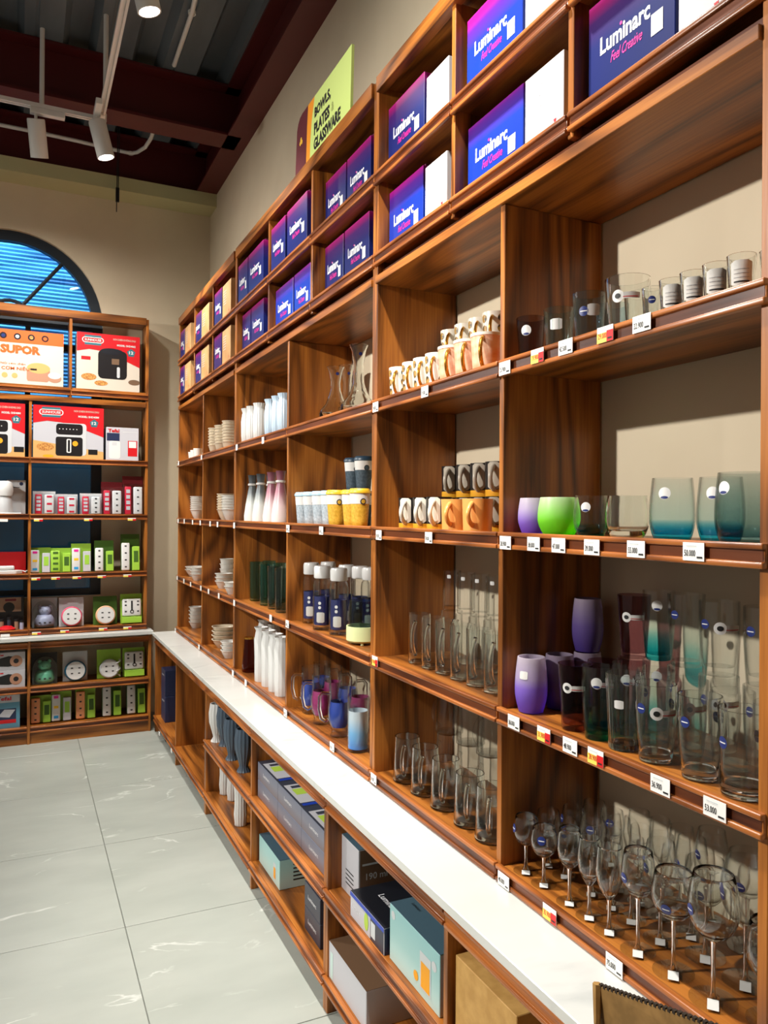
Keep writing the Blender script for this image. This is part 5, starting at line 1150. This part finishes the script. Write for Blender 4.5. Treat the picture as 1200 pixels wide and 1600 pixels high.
def squarepack(h0):
    sp = [('backing_card', boxmesh(.15, .002, h0, M_LIME), (0, .03, 0)), ('cord_box', boxmesh(.135, .04, .045, M_LIME, .003, 1), (0, 0, 0)),
          ('socket_block', boxmesh(.13, .03, .125, M_STRIP, .012, 3), (0, 0, .048), [('handle_print', boxmesh(.012, .0012, .07, M_INK), (0, -.0155, .04)), ('ring_print', cached('ringp', lambda: MB().tube([(.011*math.cos(a*math.pi/8), -.0158, .034+.011*math.sin(a*math.pi/8)) for a in range(16)], .003, 6, True).mesh('ring', M_INK)))]
           + [('socket', slot(), (sx*.042, -.0154, zz)) for sx in (-1, 1) for zz in (.03, .075, .1)])]
    return sp
B4 = BS[3]; M_LILAC = plain('lilac_plastic', (168, 172, 196), .35); M_PNK = plain('pink_plastic', (222, 92, 120), .35); M_MINTP = plain('mint_green_plastic', (120, 206, 164), .35); M_PETROL = plain('petrol_plastic', (44, 96, 122), .35); M_PEACHP = plain('peach_case', (226, 178, 140), .4)
g = 'round and figure socket packs'
pack('lilac bear-shaped socket pack on the fifth row', onY(70, 950, 5.76).x, B4, roundpack(0, M_LGREY, M_LILAC, M_STRIP, bear=True), y=5.785, grp=g, lean=.06)
pack('pink round socket pack on the fifth row', onY(112, 950, 5.75).x, B4, roundpack(.068, M_LGREY, M_PNK, M_STRIP), grp=g)
pack('peach-rimmed round socket pack on the fifth row', onY(165, 950, 5.75).x, B4, roundpack(.066, M_LIMED, M_PEACHP, M_STRIP), grp=g)
pack('square white socket pack with black ring print, fifth row', onY(206, 950, 5.75).x, B4, squarepack(.21), grp=g)
YL2 = 5.70
pack('mint green bear-shaped socket pack in the base unit', onY(70, 1040, 5.7).x, .380, roundpack(0, M_DKP, M_MINTP, M_STRIP, bear=True), y=5.735, grp=g, lean=.06)
pack('petrol blue round socket pack in the base unit', onY(118, 1040, 5.7).x, .380, roundpack(.07, M_LGREY, M_PETROL, M_STRIP), y=YL2, grp=g)
pack('white round socket pack with coiled cord in the base unit', onY(171, 1040, 5.7).x, .380, roundpack(.066, M_LIME, M_LGREY, M_STRIP, True), y=YL2, grp=g)
pack('square white socket pack with black ring print, base unit', onY(210, 1040, 5.7).x, .380, squarepack(.2), y=YL2, grp=g)
g = 'power strip packs on the lowest row'
for i, (u, h, k_) in enumerate(((64, .165, 2), (96, .18, 1), (134, .185, 2), (175, .2, 0), (213, .2, 0))):
    pack(('orange strip', 'white strip with coloured sockets', 'peach-edged strip', 'left plain white strip', 'right plain white strip')[i]+' pack with lime box, lowest row', onY(u, 1110, 5.7).x, .115, greenpack(h, 0, 0, k_, h+.015, M_LIMED if i > 2 else M_LIME), y=YL2, grp=g)

# left column, partly outside the frame
kb = [('jug', cached('jug', lambda: MB().lathe([(0, 0), (.05, 0), (.055, .02), (.045, .1), (.04, .125), (0, .125)], 24).mesh('jug', M_LGREY, 50))), ('motor_head', cached('mhead', lambda: MB().lathe([(0, .125), (.05, .125), (.055, .16), (.05, .21), (.03, .225), (0, .225)], 24).mesh('head', M_STRIP, 50))), ('base_plate', boxmesh(.13, .12, .012, M_STRIP, .005, 2), (.04, 0, -.0))]
place(kb, 'kitchen_mixer', 'white countertop mixer at the left edge, third row', 'mixer', (-.10, 5.765, B2+.0006), 0)
frontbox('grey carton behind the white mixer, third row', -.085, .03, B2, .235, .08, M_LGREY, [('round_print', disc(0, 0, .012, M_NAVYB), .03, .21), ('print_line', rect(-.03, -.002, .03, .002, M_DKP), -.01, .185)], y=5.83)
frontbox('bright red carton behind the white iron, fourth row', -.25, .035, B3, .145, .06, M_RED, [], y=5.84)
iron = [('sole', cached('sole', lambda: MB().prism([(-.09, -.035, 0), (.05, -.04, 0), (.09, 0, 0), (.05, .04, 0), (-.09, .035, 0)], (0, 0, .025)).mesh('sole', M_STRIP, None, .004))), ('body', boxmesh(.12, .055, .03, M_STRIP, .01, 3), (-.02, 0, .025)), ('cord', cached('ironc', lambda: MB().tube([(.09, 0, .02), (.11, -.02, .012), (.12, .0, .02), (.10, .02, .01)], .004, 6).mesh('cord', M_STRIP, 60)))]
place(iron, 'clothes_iron', 'white flat iron lying before the red carton', 'iron', (-.075, 5.77, B3+.0006), 0)
M_TAUPE = plain('taupe_print', (150, 120, 96), .5)
frontbox('dark hair-dryer carton with taupe panel, fifth row left', -.14, .025, B4, .215, .08, M_DKP, [('panel_print', rect(-.065, .115, .065, .212, M_TAUPE, .0004), 0, 0), ('logo_band', rrect(-.035, -.008, .035, .008, .007, M_MAROON, .0007), 0, .195), ('dryer_print', disc(0, 0, .035, M_DKP, .0008), -.01, .145)], y=5.82)
for i, (x, c, h) in enumerate(((-.11, M_TAUPE, .075), (-.065, M_DKB, .085), (-.02, M_TAUPE, .07), (.012, M_LILAC, .06))):
    tube_ = [('barrel', cached(('tb', c.name, h), lambda c=c, h=h: MB().lathe([(0, 0), (.013, 0), (.013, h*.8), (0, h*.8)], 16).mesh('barrel', c, 40))), ('cap', cached(('tc', h), lambda h=h: MB().lathe([(0, h*.8), (.014, h*.8), (.014, h), (0, h)], 16).mesh('cap', M_DKP, 40)))]
    place(tube_, 'grooming_tool', f'{ORD[i]} upright grooming tool from the left, fifth row', 'tool', (x, 5.76, B4+.0006), 0, 'grooming tools on the fifth row')
setp(obj('red_pouch', MB().lathe([(0, 0), (.05, 0), (.055, .01), (.03, .028), (0, .032)], 20).mesh('pouch', M_RED, 50), None, (-.08, 5.718+.03, B4+.0006)), 'flat red pouch at the front of the fifth row', 'pouch')
def dryer(label, x0, x1, z):
    return frontbox(label, x0, x1, z, .118, .16, M_GREYW, [('dryer_print', flat([(-.07, -.03), (-.01, -.035), (.02, -.03), (.02, .03), (-.01, .035), (-.07, .02)], M_DKP, .0005), -.0, .058), ('nozzle_ring_print', disc(0, 0, .038, M_COPPER, .0008), .035, .058), ('nozzle_core_print', disc(0, 0, .016, M_DKP, .0011), .035, .058), ('red_print', rect(-.01, -.004, .01, .004, M_RED, .0008), -.05, .1)], y=5.66, grp='hair dryer cartons in the base unit')
for k in range(2):
    dryer(('lower', 'upper')[k]+' pale hair dryer carton beside the divider', -.145, .035, .380+k*.119); dryer(('lower', 'upper')[k]+' pale hair dryer carton cut off at the left edge', -.33, -.15, .380+k*.119)
frontbox('blue and white iron carton on the lowest row, left edge', -.26, .005, .115, .225, .2, M_GREYW, [('blue_field', rect(-.1325, 0, .1325, .17, plain('steel_blue_print', (88, 140, 164), .45), .0004), 0, 0), ('lettering', textmesh('Tefal', .09, M_RED, .026, .03), .035, .197), ('photo_print', rect(-.06, -.045, .06, .045, M_NAVYB, .0007), .05, .085), ('steam_print', flat([(-.05, -.01), (.02, -.02), (.055, .03), (-.01, .035)], M_GREYW, .001), .05, .09), ('red_print', rect(-.06, -.012, .06, .012, M_RED, .001), .05, .045)], y=5.66)

# ------------------------------------------------------------------ price tags in the rails
M_TAG = plain('tag_card', (238, 236, 232), .45); M_TAGY = plain('tag_yellow', (240, 214, 90), .45); M_TAGR = plain('tag_red', (206, 22, 28), .45)
def price_tag(u, v, text, label, x=.9985, w_=.044, h_=.030, promo=False, facing='x', Y=None, big=True):
    if facing == 'x': p = onX(u, v, x); M0 = lambda dx, dz, th: face_aisle((-.0012-th, -dx, dz))
    else: p = onY(u, v, Y); M0 = lambda dx, dz, th: face_front((dx, -.0012-th, dz))
    t = thing('price_tag', label, 'price tag', p, 0, 'price tags in the shelf rails')
    card = cached(('card', facing, w_, h_), lambda: (MB().box(-.0012, -w_/2, -h_/2, 0, w_/2, h_/2) if facing == 'x' else MB().box(-w_/2, -.0012, -h_/2, w_/2, 0, h_/2)).mesh('card', M_TAG))
    obj('card', card, t)
    if promo:
        obj('promo_field', rect(-w_/2, -h_/2, w_*.1, h_*.12, M_TAGY), t, mat4=M0(0, 0, 0)); obj('promo_field', rect(w_*.1, -h_/2, w_/2, h_*.2, M_TAGR), t, mat4=M0(0, 0, 0))
    if text: obj('price_print', textmesh(text, w_*.52, M_INK if not promo else M_TAGR, h_*.36, .01), t, mat4=M0(-w_*.16, -h_*.08, .0003))
    if big: obj('barcode', rect(-w_*.13, -.0016, w_*.13, .0016, M_INK), t, mat4=M0(w_*.3, -h_*.3, .0003)); obj('print_line', rect(-w_*.3, -.0008, w_*.2, .0008, M_PALE), t, mat4=M0(-w_*.05, h_*.32, .0003))
near = [('top', [(789, 575, '25.900', 0), (840, 556, '19.900', 1), (884, 542, '42.500', 0), (946, 522, '29.000', 1), (1003, 505, '22.900', 0)]),
        ('second', [(790, 848, '28.900', 0), (834, 850, '38.000', 0), (873, 852, '47.000', 0), (925, 855, '39.000', 0), (994, 858, '55.000', 0), (1084, 862, '50.000', 0)]),
        ('third', [(803, 1129, '38.000', 0), (850, 1148, '31.900', 1), (891, 1166, '48.900', 0), (931, 1183, '28.900', 1), (1032, 1227, '36.900', 0), (1117, 1264, '53.000', 0)]),
        ('bottom', [(787, 1376, '40.000', 0), (859, 1428, '35.900', 1), (960, 1508, '75.000', 0)])]
for sh_, lst in near:
    for k, (u, v, tx, pr_) in enumerate(lst): price_tag(u, v, tx, f'{"yellow and red" if pr_ else "white"} price tag reading {tx}, {ORD[k]} from left, {sh_} rail, nearest bay', promo=bool(pr_))
far = [('second-nearest bay', [(587, 636, 'top'), (664, 612, 'top'), (592, 836, 'second'), (670, 840, 'second'), (586, 1033, 'third'), (584, 1217, 'bottom')]),
       ('third-nearest bay', [(450, 826, 'second'), (502, 829, 'second'), (449, 975, 'third'), (446, 1114, 'bottom'), (519, 1167, 'bottom')]),
       ('fourth-nearest bay', [(370, 699, 'top'), (411, 688, 'top'), (366, 821, 'second'), (366, 942, 'third'), (423, 966, 'third'), (364, 1052, 'bottom'), (384, 1067, 'bottom')]),
       ('farthest module', [(279, 724, 'top'), (315, 714.5, 'top'), (278.5, 814, 'second'), (288, 814.5, 'second'), (301, 816, 'second'), (313, 817, 'second'), (328.5, 818.5, 'second'), (340, 819.5, 'second'),
                            (277, 903, 'third'), (287.5, 908, 'third'), (298, 913, 'third'), (314, 919, 'third'), (326, 924, 'third'), (342, 931, 'third'), (274, 985, 'bottom'), (311, 1011, 'bottom')])]
for bay, lst in far:
    cnt = {}
    for u, v, sh_ in lst:
        k = cnt.get(sh_, 0); cnt[sh_] = k+1
        price_tag(u, v, '39.000' if bay[0] in 'st' else None, f'{ORD[k]} white price tag from the left, {sh_} rail, {bay}', promo=(u == 586), big=bay[0] in 'st', w_=.04 if bay[0] in 'st' else .034)
cnt = {}
for u, v, rw in ((5, 813, 'third'), (60, 812.5, 'third'), (138, 812, 'third'), (206, 811.5, 'third'), (56, 904.5, 'fourth'), (87, 903.5, 'fourth'), (120, 902.5, 'fourth'), (159, 901, 'fourth'), (199, 899.5, 'fourth'), (8, 993, 'fifth'), (57, 989.5, 'fifth'), (101, 986.5, 'fifth'), (161, 983, 'fifth'), (199, 981, 'fifth')):
    k = cnt.get(rw, 0); cnt[rw] = k+1
    price_tag(u, v, None, f'{ORD[k]} price tag from the left on the {rw} row of the back wall', facing='y', Y=5.686, promo=u > 20, big=False, w_=.055, h_=.018)
for u, v, d in ((249, 1146, 'left'), (268, 1173, 'right')): price_tag(u, v, None, f'{d} small tag on the low rail of the far corner base cabinet', x=XL-.0015, big=False, w_=.04, h_=.024)

# ------------------------------------------------------------------ hanging category sign
SX = 1.016; g0 = Vector((SX, 2.73, 2.9286)); t = thing('category_sign', 'lime green category sign with maroon end, standing on the shelving', 'sign', g0)
M_SGRN = plain('sign_lime', (196, 214, 122), .5); M_SORG = plain('sign_orange', (232, 144, 24), .5); M_SMAR = plain('sign_maroon', (88, 20, 30), .5); M_SYEL = plain('sign_gold', (226, 178, 48), .5)
def sp(y, z, x=0.): return (x, y-2.73, z-2.9286)
ZB, ZT = 2.9286, 3.166
obj('green_panel', MB().prism([sp(2.853, ZB), sp(2.444, ZB), sp(2.434, ZT), sp(2.802, ZT), sp(2.835, 3.08), sp(2.85, 3.0)], (.01, 0, 0)).mesh('panel', M_SGRN), t)
obj('orange_strip', MB().prism([sp(2.898, ZB), sp(2.8532, ZB), sp(2.8502, 3.0), sp(2.8352, 3.08), sp(2.8022, ZT), sp(2.876, ZT), sp(2.888, 3.08)], (.01, 0, 0)).mesh('strip', M_SORG), t)
obj('maroon_end', MB().prism([sp(3.03, ZB), sp(2.8982, ZB), sp(2.8882, 3.08), sp(2.8762, ZT), sp(2.945, ZT), sp(2.975, 3.16), sp(2.995, 3.145), sp(3.01, 3.12)], (.01, 0, 0)).mesh('end', M_SMAR), t)
for n, y, z in ((0, 2.957, 3.065), (1, 2.966, 3.052), (2, 2.948, 3.052)): obj('emblem', disc(0, 0, .009, M_SYEL), t, mat4=face_aisle(sp(y, z, -.0006)))
M_SBLK = plain('sign_lettering', (26, 24, 22), .5)
for s, y, z, wdt in (('BOWLS,', 2.715, 3.095, .17), ('PLATES', 2.722, 3.036, .165), ('GLASSWARE', 2.67, 2.977, .275)): obj('lettering', textmesh(s, wdt, M_SBLK, .047, .045), t, mat4=face_aisle(sp(y, z, -.0006)))
obj('ampersand', textmesh('&', .022, plain('sign_pale_lettering', (150, 160, 92), .5), .034), t, mat4=face_aisle(sp(2.61, 3.036, -.0006)))
for y in (2.95, 2.52): obj('foot', MB().box(.0, -.006, 0, .05, .006, .012).mesh('foot', M_BLACKM), t, sp(y, 2.9286, .0101))

# ------------------------------------------------------------------ open shipping carton at the lower right
M_CARD = noisy('brown_cardboard', (150, 112, 58), (172, 132, 74), 40., .7); M_CARDI = noisy('brown_cardboard_inner', (124, 92, 44), (146, 110, 58), 40., .75)
t = thing('shipping_carton', 'open brown shipping carton with raised flaps at the lower right corner', 'box', (.62, .66, 0))
def cp(x, y, z): return (x-.62, y-.66, z)
def wall_(n, pts, off, m_=M_CARD): obj(n, MB().prism([cp(*p) for p in pts], off).mesh(n, m_), t)
X0, X1_, Y0_, Y1_, HZ = .44, .80, .42, .88, .66
wall_('side', [(X0, Y0_, 0), (X0, Y1_, 0), (X0, Y1_, HZ), (X0, Y0_, HZ)], (.005, 0, 0)); wall_('side', [(X1_, Y0_, 0), (X1_, Y1_, 0), (X1_, Y1_, HZ), (X1_, Y0_, HZ)], (-.005, 0, 0))
wall_('side', [(X0+.0055, Y1_, 0), (X1_-.0055, Y1_, 0), (X1_-.0055, Y1_, HZ), (X0+.0055, Y1_, HZ)], (0, -.005, 0)); wall_('side', [(X0+.0055, Y0_, 0), (X1_-.0055, Y0_, 0), (X1_-.0055, Y0_, HZ), (X0+.0055, Y0_, HZ)], (0, .005, 0))
wall_('bottom', [(X0+.006, Y0_+.006, 0), (X1_-.006, Y0_+.006, 0), (X1_-.006, Y1_-.006, 0), (X0+.006, Y1_-.006, 0)], (0, 0, .005))
A_, B_ = onX(936, 1541, .785), onX(1108, 1602, .785)
wall_('flap', [(.795, A_.y+.0, HZ), (.785, A_.y, A_.z), (.785, B_.y, B_.z), (.785, .45, B_.z+.01), (.795, .45, HZ)], (.005, 0, 0), M_CARDI)
E_ = (B_-A_); edge = MB(); nn = 46
for k in range(nn):
    p = A_ + E_*(k/nn)*1.9; q = A_ + E_*((k+.55)/nn)*1.9
    edge.box(.7845-.62, min(p.y, q.y)-.66, p.z-.001, .7905-.62, max(p.y, q.y)-.66, p.z+.004)
obj('flap_edge', edge.mesh('edge', plain('torn_board_edge', (40, 28, 14), .8)), t)['kind'] = 'stuff'
obj('flap_fold', MB().tube([cp(.785, A_.y+.004, A_.z+.002), cp(.780, A_.y-.002, A_.z-.05), cp(.79, A_.y-.012, HZ)], [.007, .005, .004], 6).mesh('fold', M_CARD), t)
C_ = onX(1150, 1595, .72)
wall_('flap', [(.5, Y0_-.0, HZ), (.72, Y0_, HZ), (.735, C_.y-.02, C_.z), (.52, C_.y-.03, C_.z+.02)], (0, -.005, 0), M_CARD)
